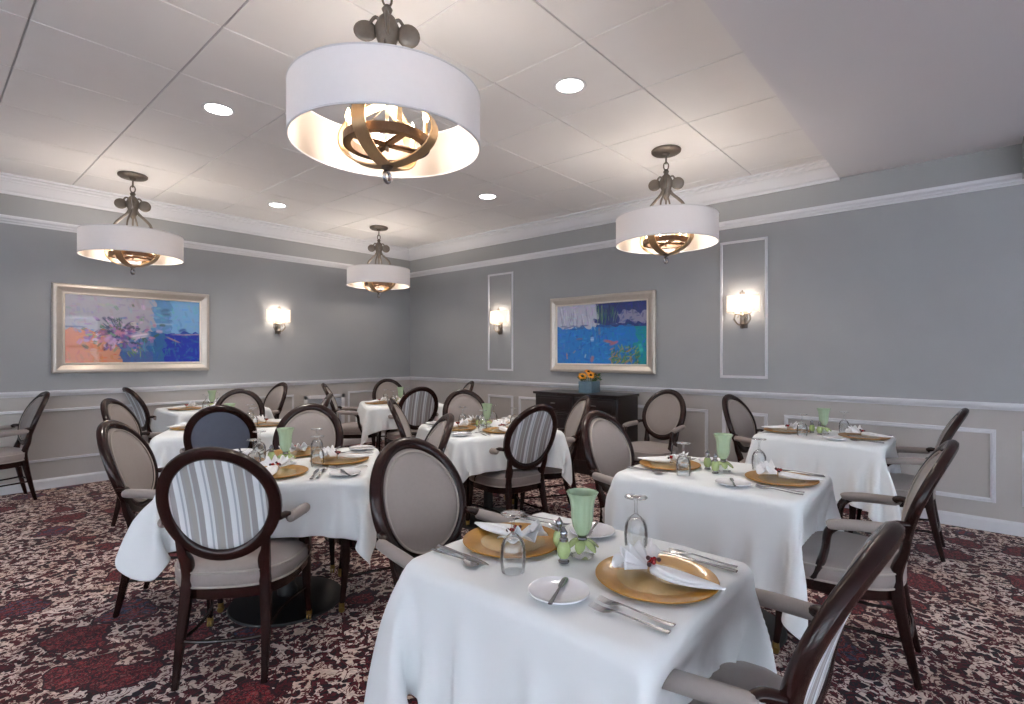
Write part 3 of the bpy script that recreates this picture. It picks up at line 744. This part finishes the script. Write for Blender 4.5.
    for s in (-1, 1):
        tube(bm, [(s * .164, -.246, .175, .008, .008), (s * .150, -.12, .168, .0075, .0075), (s * .165, .06, .165, .0075, .0075), (s * .226, .206, .175, .008, .008)], 18, 8)
    obj('stretcher', bm, 'wood', t)
    register(t); return t

F = Vector((math.cos(R(41.28)), math.sin(R(41.28)), 0)); RT = Vector((math.sin(R(41.28)), -math.cos(R(41.28)), 0))
def on_plane(u, v, z):
    """the floor-plan spot at height z whose image is the measured photo position"""
    r = F + RT * ((u - 512) / 527.2) + Vector((0, 0, (354.3 - v) / 527.2)); r = r * ((z - CAM_H) / r.z); return r.x, r.y
G_CH = 'oval-backed dining armchairs'
CHAIRS = [  # photo position of the crest of the back, facing angle, label
    ((207, 447), 50, 'striped-back oval armchair, seen whole from behind, pulled up to the front-left table'),
    ((105, 420), -36, 'taupe oval armchair at the left end of the striped armchair\'s table'),
    ((312, 403), -128, 'taupe oval armchair facing the camera across the front-left table'),
    ((452, 413), 150, 'edge-on taupe armchair leaning away to the right, just behind the big front taupe oval back'),
    ((402, 437), 270, 'biggest taupe oval-back armchair, facing the front table from its far side'),
    ((900, 525), 89, 'close-up armchair with glossy dark frame at the right end of the front table'),
    ((957, 440), 94, 'glossy armchair in profile at the right end of the second long-draped table'),
    ((593, 410), 265, 'taupe oval armchair at the left end of the second long-draped table'),
    ((968, 408), 92, 'profile armchair at the wall table beside the long wainscot panel'),
    ((727, 394), 262, 'dark narrow armchair between the wall and the left end of the wall table'),
    ((670, 389), 176, 'armchair standing against the wall just right of the sideboard'),
    ((542, 404), 77, 'striped-back armchair seen from behind in front of the sideboard'),
    ((462, 389), 243, 'taupe oval armchair on the far side of the central table, goblets before it'),
    ((388, 398), -42, 'slim edge-on armchair leaning left at the left corner of the central table'),
    ((589, 395), 139, 'edge-on taupe armchair directly before the sideboard drawers'),
    ((422, 386.5), 70, 'small striped-back armchair at the near side of the room-corner table'),
    ((387, 378.5), 246, 'farthest oval armchair, tucked into the room corner'),
    ((322, 383), -34, 'profile armchair at the left side of the room-corner table, before the white vent'),
    ((473, 380.6), 150, 'armchair whose narrow tip shows between the central table\'s far chair and the right wall'),
    ((106, 398), -36, 'taupe oval armchair tucked between the striped armchair\'s left neighbour and the painting wall'),
    ((219, 405), 64, 'slate-backed oval armchair directly behind the big striped one'),
    ((240, 388.5), 246, 'taupe oval armchair between the two left rear tables, facing the camera'),
    ((332, 393), 153, 'edge-on armchair crossing in front of the white vent'),
    ((124, 387), 6, 'profile armchair under the left end of the flower painting'),
    ((284, 382), 182, 'slim slate-looking armchair against the painting wall below the sconce'),
    ((48, 391), 185, 'lone profile armchair at the left edge by the painting wall'),
]
ch0 = make_chair(); CH_XY = []
slate_mesh = None
for i, ((u, v), ang, lab) in enumerate(CHAIRS):
    t = ch0 if i == 0 else copy_tree(ch0)
    x, y = on_plane(u, v, .985); a = R(ang)
    t.location = (x + .41 * math.cos(a), y + .41 * math.sin(a), 0); t.rotation_euler = (0, 0, a - math.pi / 2)
    tag(t, lab, 'chair', G_CH); CH_XY.append((round(t.location.x, 2), round(t.location.y, 2)))
    if i == 20:
        for k in C.objects:
            if k.parent == t and k.name.startswith('back_panel'):
                k.data = k.data.copy(); k.data.materials[0] = M['slate']

# ------------------------------------------------------------------ tables and their cloths
TABLE_Z = .742
def drape(a,b,S=1.37,N=60,steps=130,iters=26,seed=1,rad=.009,flare=(.03,.03,.1,.1)):
    """square cloth settling over a table top of half extents a,b (local x,y), top at z=0"""
    rng=np.random.RandomState(seed)
    def axis(c):
        # grid lines gathered at the table's edge so the fold over it stays crisp
        e=c+.004; m=int(round(N*2*c/S)); q=(N-m)//2
        return np.concatenate([np.linspace(-S/2,-e-.007,q),np.linspace(-e+.005,e-.005,N-2*q),np.linspace(e+.007,S/2,q)])
    gx,gy=axis(a),axis(b); h=S/(N-1)
    X,Y=np.meshgrid(gx,gy,indexing='ij')
    P=np.stack([X,Y,np.full_like(X,.004)],-1); P[...,2]+=rng.rand(N,N)*.002
    # start the overhang pushed partly down
    V=np.zeros_like(P)
    dt=1/60.
    def con(p,s1,s2,L,k):
        A=p[s1];B=p[s2]; d=B-A; l=np.sqrt((d*d).sum(-1,keepdims=True))+1e-9
        c=(k*.5*(l-L)/l)*d
        p[s1]=A+c; p[s2]=B-c
    sl=slice
    cons=[]
    for o in (0,1):
        n=(N-o)//2
        cons.append(((sl(o,o+2*n,2),sl(None)),(sl(o+1,o+2*n,2),sl(None)),h,1.))
        cons.append(((sl(None),sl(o,o+2*n,2)),(sl(None),sl(o+1,o+2*n,2)),h,1.))
    fixc=[]
    for s1,s2,L,k in cons:
        fixc.append((s1,s2,L,k))
    for o in (0,1):
        m=min(len(range(o,N-1,2)),len(range(o+1,N,2)))
        fixc.append(((sl(o,N-1,2),sl(0,N-1)),(sl(o+1,N,2),sl(1,N)),h*2**.5,.28))
        fixc.append(((sl(o,N-1,2),sl(1,N)),(sl(o+1,N,2),sl(0,N-1)),h*2**.5,.28))
    for o in (0,1,2,3):
        q=[i for i in range(o,N-2,4)]+[i for i in range(o+1,N-2,4)]
        q=np.array(sorted(q)) if o in(0,2) else None
        if q is None: continue
        fixc.append(((q,sl(None)),(q+2,sl(None)),2*h,.06))
        fixc.append(((sl(None),q),(sl(None),q+2),2*h,.06))
    def collide(p,prev,s_on=True):
        x=p[...,0];y=p[...,1];z=p[...,2]
        dx=np.abs(x)-(a-rad); dy=np.abs(y)-(b-rad)
        ox=np.maximum(dx,0);oy=np.maximum(dy,0);oz=np.maximum(z+rad,0)
        out=np.sqrt(ox**2+oy**2+oz**2)
        inside=(dx<=0)&(dy<=0)&(z+rad<=0)
        near=(out<rad)&(out>1e-9)
        f=np.where(near,rad/np.maximum(out,1e-9),1)
        nx=np.where(ox>0,np.sign(x)*(a-rad+ox*f),x); ny=np.where(oy>0,np.sign(y)*(b-rad+oy*f),y)
        nz=np.where(oz>0,-rad+oz*f,z)
        # inside: push out through the closest face
        px=-dx+rad;py=-dy+rad;pz=-z
        m=np.minimum(np.minimum(px,py),pz)
        cx=inside&(m==px);cy=inside&(m==py)&~cx;cz=inside&~cx&~cy
        nx=np.where(cx,np.sign(x)*a,nx);ny=np.where(cy,np.sign(y)*b,ny);nz=np.where(cz,0,nz)
        hit=near|inside
        # overhang hangs nearly plumb along the sides, corners may swing out
        hx=np.clip((np.abs(ny)-b*.62)/(b*.38),0,1); hy=np.clip((np.abs(nx)-a*.62)/(a*.38),0,1)
        lx=a+flare[0]+flare[2]*hx**2; ly=b+flare[1]+flare[3]*hy**2
        low=s_on; nx=np.where(low,np.clip(nx,-lx,lx),nx); ny=np.where(low,np.clip(ny,-ly,ly),ny)
        q=np.stack([nx,ny,nz],-1)
        fr=hit[...,None]*.6
        q[...,:2]=q[...,:2]*(1-fr)+prev[...,:2]*fr*1.0+0
        p[...]=q
    P0=P.copy(); P0[...,2]=0
    fixc=[(s1,s2,np.linalg.norm(P0[s2]-P0[s1],axis=-1,keepdims=True),k) for s1,s2,L,k in fixc]
    for s in range(steps):
        prev=P.copy()
        V[...,2]-=9.8*dt
        # light lateral noise early for folds
        if s<20: V[...,:2]+=rng.randn(N,N,2)*.03
        P=P+V*dt
        for it in range(iters):
            for c in fixc: con(P,*c)
            if it%2: collide(P,prev,s>45)
        collide(P,prev,s>45)
        V=(P-prev)/dt*.965
        sp=np.linalg.norm(V,axis=-1,keepdims=True); V*=np.minimum(1,2.5/np.maximum(sp,1e-6))
    return P

TABLES = {  # centre, rotation, half sizes, words
    'T1': ((1.26, .855), 0, (.33, .395), 'front table'),
    'T2': ((2.66, .945), 0, (.345, .43), 'second long-draped table'),
    'T3': ((4.42, .835), 0, (.33, .41), 'wall table'),
    'T4': ((1.345, 2.80), -38, (.457, .457), 'front-left table'),
    'T5': ((3.085, 2.965), -23, (.457, .457), 'central table'),
    'T6': ((3.93, 5.24), -28, (.457, .457), 'room-corner table'),
    'T7': ((1.72, 4.56), -28, (.457, .457), 'left rear table'),
    'T8': ((2.20, 6.33), -2, (.457, .457), 'painting-wall table'),
}
TL = {'T1': 'close-up rectangular pedestal table with a long white cloth, cut by the bottom of the photo',
      'T2': 'rectangular pedestal table behind the front one, its cloth hanging in a long corner point',
      'T3': 'small pedestal table beside the wall with the long wainscot panel',
      'T4': 'square pedestal table in front of the big striped armchair',
      'T5': 'square pedestal table in the middle of the room before the sideboard',
      'T6': 'square pedestal table in the room corner',
      'T7': 'square pedestal table behind the front-left one, hidden partly by a slate-backed chair',
      'T8': 'square pedestal table against the wall under the flower painting'}
TCL = {'T1': 'large white tablecloth falling toward the camera on the closest table',
       'T2': 'white tablecloth with a long hanging corner on the table behind the closest one',
       'T3': 'white tablecloth on the small table by the wainscot wall',
       'T4': 'white tablecloth under the settings behind the big striped armchair',
       'T5': 'white tablecloth on the central table before the sideboard',
       'T6': 'white tablecloth on the table in the room corner',
       'T7': 'white tablecloth behind the front-left table, beside the slate-backed chair',
       'T8': 'white tablecloth on the table under the flower painting'}
def make_table(a, b):
    t = thing('pedestal_table', '', 'table')
    bm = B(); box(bm, -a + .035, a - .035, -b + .035, b - .035, .705, TABLE_Z - .010, .006); obj('tabletop', bm, 'ebony', t)
    bm = B(); lathe(bm, [(.001, .045), (.05, .045), (.052, .07), (.038, .09), (.036, .62), (.05, .66), (.11, .69), (.11, .705), (.001, .705)], 24); obj('pedestal', bm, 'black', t)
    bm = B(); lathe(bm, [(.001, 0), (.285, 0), (.29, .006), (.285, .014), (.20, .026), (.07, .045), (.001, .046)], 40); obj('base', bm, 'black', t)
    return t
def cloth_mesh(a, b, seed, key):
    two = a < .4
    P = drape(a, b, seed=seed, flare=(.045, .008, .10, .05 if key == 'T1' else .13) if two else (.02, .02, .05, .05))
    x, y, z = P[..., 0].copy(), P[..., 1].copy(), P[..., 2].copy(); dn = np.maximum(-z - .01, 0)
    if two:      # the sitter's knees and armrests push the short side in below the top
        mid = 1 - np.clip((np.abs(x) - a * .55) / (a * .5), 0, 1) ** 2
        P[..., 1] += np.where(y < -b + .03, np.minimum(dn * .45, .075) * mid, 0)
    if key == 'T1':
        P[..., 1] += np.where(y > b - .02, dn * .20, 0); P[..., 2] = np.where(x < -a + .02, z * .85, z)
    if key == 'T4':
        sw = np.clip((-x - a) / .03 + .5, 0, 1) * np.clip((.1 - y) / .3, 0, 1)
        P[..., 0] -= dn * .30 * sw; P[..., 2] = z * (1 - .16 * sw)
    n = P.shape[0]
    me = bpy.data.meshes.new('tablecloth'); me.from_pydata([tuple(p) for p in P.reshape(-1, 3)], [], [(i * n + j, (i + 1) * n + j, (i + 1) * n + j + 1, i * n + j + 1) for i in range(n - 1) for j in range(n - 1)])
    me.polygons.foreach_set('use_smooth', [True] * len(me.polygons)); me.materials.append(M['cloth']); return me
CLM = {}
for key, ((cx, cy), rot, (a, b), words) in TABLES.items():
    t = make_table(a, b); t.location = (cx, cy, 0); t.rotation_euler = (0, 0, R(rot)); tag(t, TL[key], 'table', 'clothed dining tables')
    ck = (a, b, {'T5': 5, 'T6': 4, 'T7': 5, 'T8': 4, 'T4': 1}.get(key, 1) if a > .4 else {'T1': 3, 'T2': 2, 'T3': 9}[key])
    if ck not in CLM: CLM[ck] = cloth_mesh(a + .003, b + .003, ck[2], key)
    o = bpy.data.objects.new('tablecloth', CLM[ck]); C.objects.link(o); o.location = (cx, cy, TABLE_Z + .003); o.rotation_euler = (0, 0, R(rot + (90 if key in ('T5', 'T8') else 0)))
    so = o.modifiers.new('thick', 'SOLIDIFY'); so.thickness = .0012; so.offset = 1
    s = o.modifiers.new('sub', 'SUBSURF'); s.levels = 1; s.render_levels = 1
    tag(o, TCL[key], 'tablecloth', 'white tablecloths')
TOP = TABLE_Z + .0078

# ------------------------------------------------------------------ tableware prototypes (local: +y away from the diner)
def solo(name, bm, m, smooth=True): return obj(name, bm, m, None, smooth)
def mk_charger():
    t = thing('charger_plate', '', 'plate')
    bm = B(); lathe(bm, [(.100, .004), (.112, .007), (.13, .0095), (.15, .0125), (.1545, .0125), (.156, .010), (.152, .007), (.11, .001), (.098, 0), (.100, .004)], 56, cap=False); obj('rim', bm, 'gold', t)
    bm = B(); lathe(bm, [(.001, 0), (.098, 0), (.1, .004), (.06, .0035), (.001, .0035)], 40); obj('well', bm, 'goldin', t)
    return t
def mk_bread():
    bm = B(); lathe(bm, [(.001, 0), (.042, 0), (.046, .002), (.06, .006), (.073, .011), (.075, .0115), (.075, .0095), (.062, .004), (.06, .0075), (.045, .0045), (.001, .0045)][:7] + [(.0745, .013), (.062, .0085), (.046, .0045), (.001, .004)], 44)
    return solo('bread_plate', bm, 'porcelain')
def flat_path(bm, rows, sides=8):
    """rows x y z halfwidth halfthickness, laid along y"""
    tube(bm, [(x, y, z, w_, h_) for x, y, z, w_, h_ in rows], 28, sides, Vector((0, 0, 1)))
def mk_fork():
    bm = B(); flat_path(bm, [(0, -.095, .004, .0085, .0014), (0, -.06, .004, .0065, .0014), (0, -.01, .007, .003, .0016), (0, .03, .009, .0032, .0016), (0, .045, .006, .010, .0013), (0, .058, .004, .012, .0012)])
    for k in range(4):
        x = -.0099 + k * .0066; flat_path(bm, [(x, .055, .004, .0021, .0011), (x, .075, .004, .0018, .001), (x, .097, .008, .0008, .0007)], 6)
    return solo('fork', bm, 'silver')
def mk_knife():
    bm = B(); flat_path(bm, [(0, -.11, .004, .0075, .0028), (0, -.06, .004, .0065, .0028), (0, -.005, .005, .0048, .0026), (0, .005, .005, .0085, .0014), (.001, .06, .005, .010, .0009), (.002, .10, .005, .006, .0007), (.003, .112, .005, .002, .0006)])
    return solo('knife', bm, 'silver')
def mk_spoon():
    bm = B(); flat_path(bm, [(0, -.095, .004, .008, .0014), (0, -.06, .004, .006, .0014), (0, -.01, .007, .003, .0016), (0, .04, .009, .0032, .0016), (0, .052, .007, .010, .0012), (0, .07, .005, .017, .0016), (0, .087, .005, .016, .0016), (0, .10, .008, .005, .001)], 12)
    return solo('spoon', bm, 'silver')
def mk_butter():
    bm = B(); flat_path(bm, [(0, -.08, .004, .006, .0026), (0, -.03, .004, .0045, .0026), (0, .01, .004, .0035, .0022), (0, .018, .004, .007, .001), (0, .06, .004, .008, .0008), (0, .075, .004, .004, .0006)])
    return solo('butter_knife', bm, 'silver')
def mk_goblet():
    bm = B()
    out = [(.0315, 0), (.0345, .02), (.0355, .045), (.033, .07), (.025, .088), (.012, .099), (.006, .104), (.0045, .12), (.0045, .14), (.007, .149), (.033, .1535), (.0345, .1555), (.033, .157), (.012, .158), (.001, .158)]
    inn = [(.001, .092), (.012, .091), (.0235, .083), (.0312, .068), (.0336, .045), (.0326, .02), (.0298, 0)]
    rings = []
    for r, z in (inn + out): rings.append([Vector((r * math.cos(2 * math.pi * k / 32), r * math.sin(2 * math.pi * k / 32), z)) for k in range(32)])
    ring_strip(bm, rings); return solo('water_goblet', bm, 'glass')
def mk_napkin():
    t = thing('folded_napkin', '', 'napkin')
    bm = B()
    def band(rows, amp, ph):
        rings = []
        for (x, y, z, w_, h_) in [tuple(s) for s in spline(rows, 16)]:
            ring = []
            for k in range(20):
                a = 2 * math.pi * k / 20; q = 1 + amp * math.sin(3 * a + ph + y * 30)
                ring.append(Vector((x + w_ * math.copysign(abs(math.cos(a)) ** .8, math.cos(a)), y, z + h_ * math.sin(a) * q)))
            rings.append(ring)
        ring_strip(bm, rings)
    band([(0, .012, .020, .014, .011), (-.004, -.03, .019, .030, .011), (.002, -.08, .017, .034, .008), (.012, -.13, .016, .022, .006), (.022, -.172, .016, .004, .003)], .25, .4)
    band([(.004, .01, .024, .010, .010), (-.012, -.03, .027, .018, .009), (-.010, -.08, .024, .016, .006), (.006, -.13, .021, .007, .003)], .2, 1.4)
    obj('tail', bm, 'napkin', t)
    bm = B(); nu, nv = 34, 10; rows = []
    for lay in range(2):
        g_ = []
        for j in range(nv + 1):
            v = j / nv; row = []
            for i in range(nu + 1):
                u = i / nu; a = R(90 + (u - .5) * (125 if lay else 150)); rr = .008 + (.085 - .018 * lay) * v * (1 + .12 * math.sin(u * 19 + lay))
                zz = .02 + v * (.016 + .022 * lay) + .013 * v * math.sin(u * 2 * math.pi * (3.5 + lay) + lay * 1.2)
                row.append(bm.verts.new((rr * math.cos(a), .012 + rr * math.sin(a), zz)))
            g_.append(row)
        for j in range(nv):
            for i in range(nu): bm.faces.new((g_[j][i], g_[j][i + 1], g_[j + 1][i + 1], g_[j + 1][i]))
    fo = obj('fan', bm, 'napkin', t); sm = fo.modifiers.new('thick', 'SOLIDIFY'); sm.thickness = .0015
    bm = B(); sweep(bm, [(.016 * math.cos(2 * math.pi * i / 20), .012, .022 + .014 * math.sin(2 * math.pi * i / 20)) for i in range(20)], .0028, 8, closed=True, up=Vector((0, 1, 0)))
    rg = obj('napkin_ring', bm, 'bronze', t)
    rr_ = random.Random(4)
    for k in range(7):
        bm = B(); ball(bm, (-.024 + .008 * k, .012 + rr_.uniform(-.012, .012), .040 + rr_.uniform(-.003, .006)), .0062, sub=2); obj('berry', bm, 'berry' if k % 3 else 'berrydark', rg)
    return t
def mk_vase():
    t = thing('table_vase', '', 'vase')
    bm = B(); pr = [(.001, .062), (.014, .062), (.018, .066), (.027, .085), (.031, .11), (.032, .14), (.036, .165), (.044, .183), (.046, .186), (.043, .186), (.034, .165), (.029, .14), (.028, .11), (.024, .088), (.015, .072), (.001, .07)]
    lathe(bm, pr, 48, flute=12, famp=.035); obj('bowl', bm, 'jade', t)
    bm = B(); lathe(bm, [(.001, .046), (.013, .046), (.015, .05), (.012, .055), (.015, .06), (.001, .063)], 20); obj('collar', bm, 'silver', t)
    bm = B()
    for k in range(6):
        a = 2 * math.pi * k / 6 + .3; ca, sa = math.cos(a), math.sin(a)
        tube(bm, [(.006 * ca, .006 * sa, .044, .006, .004), (.022 * ca, .022 * sa, .043, .014, .005), (.038 * ca, .038 * sa, .032, .014, .005), (.049 * ca, .049 * sa, .022, .004, .003)], 10, 8, Vector((0, 0, 1)))
    obj('leafy_collar', bm, 'lime', t)
    bm = B(); lathe(bm, [(.001, 0), (.034, 0), (.036, .004), (.022, .012), (.014, .028), (.018, .038), (.001, .042)], 28); obj('foot', bm, 'glass', t)
    return t
def mk_shaker():
    t = thing('salt_shaker', '', 'shaker')
    bm = B(); lathe(bm, [(.001, .010), (.010, .010), (.017, .020), (.0195, .034), (.017, .050), (.011, .062), (.001, .064)], 28, flute=8, famp=.03); obj('body', bm, 'lime', t)
    bm = B(); lathe(bm, [(.001, 0), (.015, 0), (.016, .004), (.012, .008), (.012, .013), (.001, .013)], 20); obj('base', bm, 'silver', t)
    bm = B(); lathe(bm, [(.001, .058), (.012, .058), (.0125, .066), (.008, .070), (.010, .076), (.011, .084), (.006, .092), (.003, .097), (.001, .099)], 20); obj('cap', bm, 'silver', t)
    return t
PRO = {'charger': mk_charger(), 'bread': mk_bread(), 'fork': mk_fork(), 'knife': mk_knife(), 'spoon': mk_spoon(), 'butter': mk_butter(), 'goblet': mk_goblet(), 'napkin': mk_napkin(), 'vase': mk_vase(), 'shaker': mk_shaker()}
CAT = {'charger': 'plate', 'bread': 'plate', 'fork': 'fork', 'knife': 'knife', 'spoon': 'spoon', 'butter': 'knife', 'goblet': 'glass', 'napkin': 'napkin', 'vase': 'vase', 'shaker': 'shaker'}
GRP = {'charger': 'amber charger plates', 'bread': 'white bread plates', 'fork': 'forks beside the chargers', 'knife': 'table knives', 'spoon': 'table spoons', 'butter': 'butter knives on bread plates', 'goblet': 'upturned water goblets', 'napkin': 'napkins with berry rings', 'vase': 'green glass vases', 'shaker': 'green shakers'}
for k in PRO: register(PRO[k])
USED = set()
def put(kind, x, y, z, rz, label):
    p = PRO[kind]
    if kind in USED: p = copy_tree(p)
    USED.add(kind); p.location = (x, y, z); p.rotation_euler = (0, 0, rz); tag(p, label, CAT[kind], GRP[kind]); return p
rj = random.Random(11)
SIDE = {  # side angle the diner looks toward, words
    'T1': [(90, 'right'), (-90, 'left')], 'T2': [(90, 'right'), (-90, 'left')], 'T3': [(90, 'right'), (-90, 'left')],
    'T4': [(90, 'near'), (-90, 'far'), (0, 'left'), (180, 'right')], 'T5': [(90, 'near'), (-90, 'far'), (0, 'left'), (180, 'right')],
    'T6': [(90, 'near'), (-90, 'far'), (0, 'left'), (180, 'right')], 'T7': [(90, 'near'), (-90, 'far'), (0, 'left'), (180, 'right')],
    'T8': [(90, 'near'), (0, 'left'), (180, 'right')]}
LEVEL = {'T1': 2, 'T2': 2, 'T3': 1, 'T4': 2, 'T5': 2, 'T6': 0, 'T7': 0, 'T8': 0}
for key, ((cx, cy), rot, (a, b), words) in TABLES.items():
    two = a < .4; tb = 'the ' + words
    for ang, sw in SIDE[key]:
        A = R(ang + rot); fy = Vector((math.cos(A), math.sin(A))); fx = Vector((math.sin(A), -math.cos(A)))
        dist = b if ang in (90, -90) else a
        e0 = Vector((cx, cy)) - fy * dist
        where = ('at the %s end of %s' if two else 'on the %s side of %s') % (sw, tb)
        def P(x, y): q = e0 + fx * x + fy * y; return q.x, q.y
        rz = A - math.pi / 2
        px, py = P(.0 + (.02 if two else 0), .165 if two else .185); put('charger', px, py, TOP, rz, 'amber glass charger plate ' + where)
        put('napkin', px, py, TOP + .006, rz + rj.uniform(-.25, .2), 'white folded napkin with red berry ring ' + where)
        if two: gx, gy = (.185, .31)
        else: gx, gy = (.175, .335)
        px, py = P(gx, gy); put('goblet', px, py, TOP, 0, 'clear water goblet standing upside down ' + where)
        if LEVEL[key] >= 1:
            bx, by, bz = (-.215, .305, R(-70)) if two else (-.355, .115, R(-80))
            px, py = P(bx, by); put('bread', px, py, TOP, 0, 'small white bread plate ' + where)
            if LEVEL[key] >= 2: put('butter', px, py, TOP + .008, rz + bz + rj.uniform(-.2, .2), 'butter knife lying across the bread plate ' + where)
            for nm, x, y, lab in (('fork', -.215, .115, 'outer dinner fork'), ('fork', -.178, .12, 'inner dinner fork'), ('knife', .202, .13, 'steel table knife'), ('spoon', .232, .125, 'steel teaspoon')):
                if LEVEL[key] < 2 and nm == 'spoon': continue
                if not two: x *= .97
                px, py = P(x, y); put(nm, px, py, TOP, rz + rj.uniform(-.05, .05), lab + ' ' + where)
    A = R(rot)
    def Q(x, y): return cx + x * math.cos(A) - y * math.sin(A), cy + x * math.sin(A) + y * math.cos(A)
    vx, vy = (.03, .005) if two else (-.01, .0)
    px, py = Q(vx, vy); put('vase', px, py, TOP, rj.uniform(0, 1), 'fluted green glass vase in the middle of ' + tb)
    if LEVEL[key] >= 1:
        px, py = Q(vx - .075, vy + .012); put('shaker', px, py, TOP, 0, 'green shaker with silver cap, nearer one of its pair, on ' + tb)
        px, py = Q(vx - .01, vy + .075); put('shaker', px, py, TOP, 0, 'green shaker with silver cap, farther one of its pair, on ' + tb)

# ------------------------------------------------------------------ sideboard and flowers
def make_sideboard():
    t = thing('sideboard', 'dark wooden sideboard with drawers and doors under the blue painting', 'sideboard', (X1 - .025, 3.385, 0))
    D, W2, H_ = .46, .57, .90
    bm = B(); box(bm, -D + .02, 0, -W2 + .015, W2 - .015, .08, H_ - .03, .004); box(bm, -D + .05, -.01, -W2 + .04, W2 - .04, 0, .08)
    obj('body', bm, 'ebony', t)
    bm = B(); box(bm, -D - .01, 0, -W2 - .005, W2 + .005, H_ - .03, H_, .008); obj('top', bm, 'ebony', t)
    for s in (-1, 1):
        c = s * .275
        bm = B(); box(bm, -D + .004, -D + .022, c - .255, c + .255, .685, .855, .006); box(bm, -D, -D + .006, c - .225, c + .225, .71, .83, .003); dr = obj('drawer', bm, 'ebony', t)
        bm = B(); tube(bm, [(-D, c - .035, .775, .004, .004), (-D - .018, c - .03, .775, .005, .005), (-D - .022, c, .775, .006, .006), (-D - .018, c + .03, .775, .005, .005), (-D, c + .035, .775, .004, .004)], 14, 8); obj('handle', bm, 'silver', dr)
        bm = B(); box(bm, -D + .004, -D + .022, c - .255, c + .255, .10, .67, .006)
        for z0, z1, y0, y1 in ((.12, .165, -.235, .235), (.605, .65, -.235, .235), (.165, .605, -.235, -.19), (.165, .605, .19, .235)): box(bm, -D - .003, -D + .006, c + y0, c + y1, z0, z1, .003)
        do = obj('door', bm, 'ebony', t)
        bm = B(); ball(bm, (-D - .015, c - s * .2, .42), .012); obj('knob', bm, 'silver', do)
    return t
make_sideboard()
def make_flowers():
    t = thing('sunflower_planter', 'blue-grey square planter of sunflowers standing on the sideboard', 'flower arrangement', (5.14, 3.33, .90), .15)
    bm = B(); h = .082
    for x0, x1, y0, y1 in ((-h * 1.4, h * 1.4, -h, -h + .01), (-h * 1.4, h * 1.4, h - .01, h), (-h * 1.4, -h * 1.4 + .01, -h, h), (h * 1.4 - .01, h * 1.4, -h, h)): box(bm, x0, x1, y0, y1, 0, .13, .002)
    box(bm, -h * 1.4 + .008, h * 1.4 - .008, -h + .008, h - .008, .0, .11); obj('planter', bm, 'pot', t)
    rr_ = random.Random(3); heads = [(-.07, -.05, .20), (.06, -.05, .20), (0, .01, .235), (-.12, .03, .19), (.12, .03, .20)]
    for hx, hy, hz in heads:
        c = Vector((hx, hy, hz)); nrm = Vector((hx * 3 - .2, hy * 2 - .35, .55)).normalized(); u = nrm.orthogonal().normalized(); v = nrm.cross(u)
        bm = B()
        for k in range(15):
            a = 2 * math.pi * k / 15 + rr_.uniform(-.1, .1); d = u * math.cos(a) + v * math.sin(a); s = nrm.cross(d); L_ = rr_.uniform(.05, .062)
            pts = [c + d * .012, c + d * .03 + s * .009 + nrm * .004, c + d * L_ - nrm * .004, c + d * .03 - s * .009 + nrm * .004]
            bm.faces.new([bm.verts.new(p) for p in pts])
        fl = obj('flower', bm, 'petal', t)
        bm = B(); k = bmesh.ops.create_icosphere(bm, subdivisions=2, radius=.017)
        for q in k['verts']: q.co = c + u * q.co.x + v * q.co.y + nrm * (q.co.z * .5 + .004)
        obj('flower_centre', bm, 'seed', fl)
        bm = B(); sweep(bm, [(hx * .5, hy * .5, .10), tuple(c - nrm * .004)], .003, 6); obj('stem', bm, 'leaf', fl)
    bm = B()
    for k in range(80):
        a = rr_.uniform(0, 6.28); r_ = rr_.uniform(.03, .16); p = Vector((r_ * math.cos(a), r_ * math.sin(a) * .7, rr_.uniform(.13, .2))); d = Vector((math.cos(a), math.sin(a), rr_.uniform(-.2, .9))).normalized(); s = d.orthogonal().normalized()
        bm.faces.new([bm.verts.new(q) for q in (p, p + d * .022 + s * .014, p + d * .05, p + d * .022 - s * .014)])
    obj('foliage', bm, 'leaf', t)
make_flowers()
print('chairs', CH_XY)
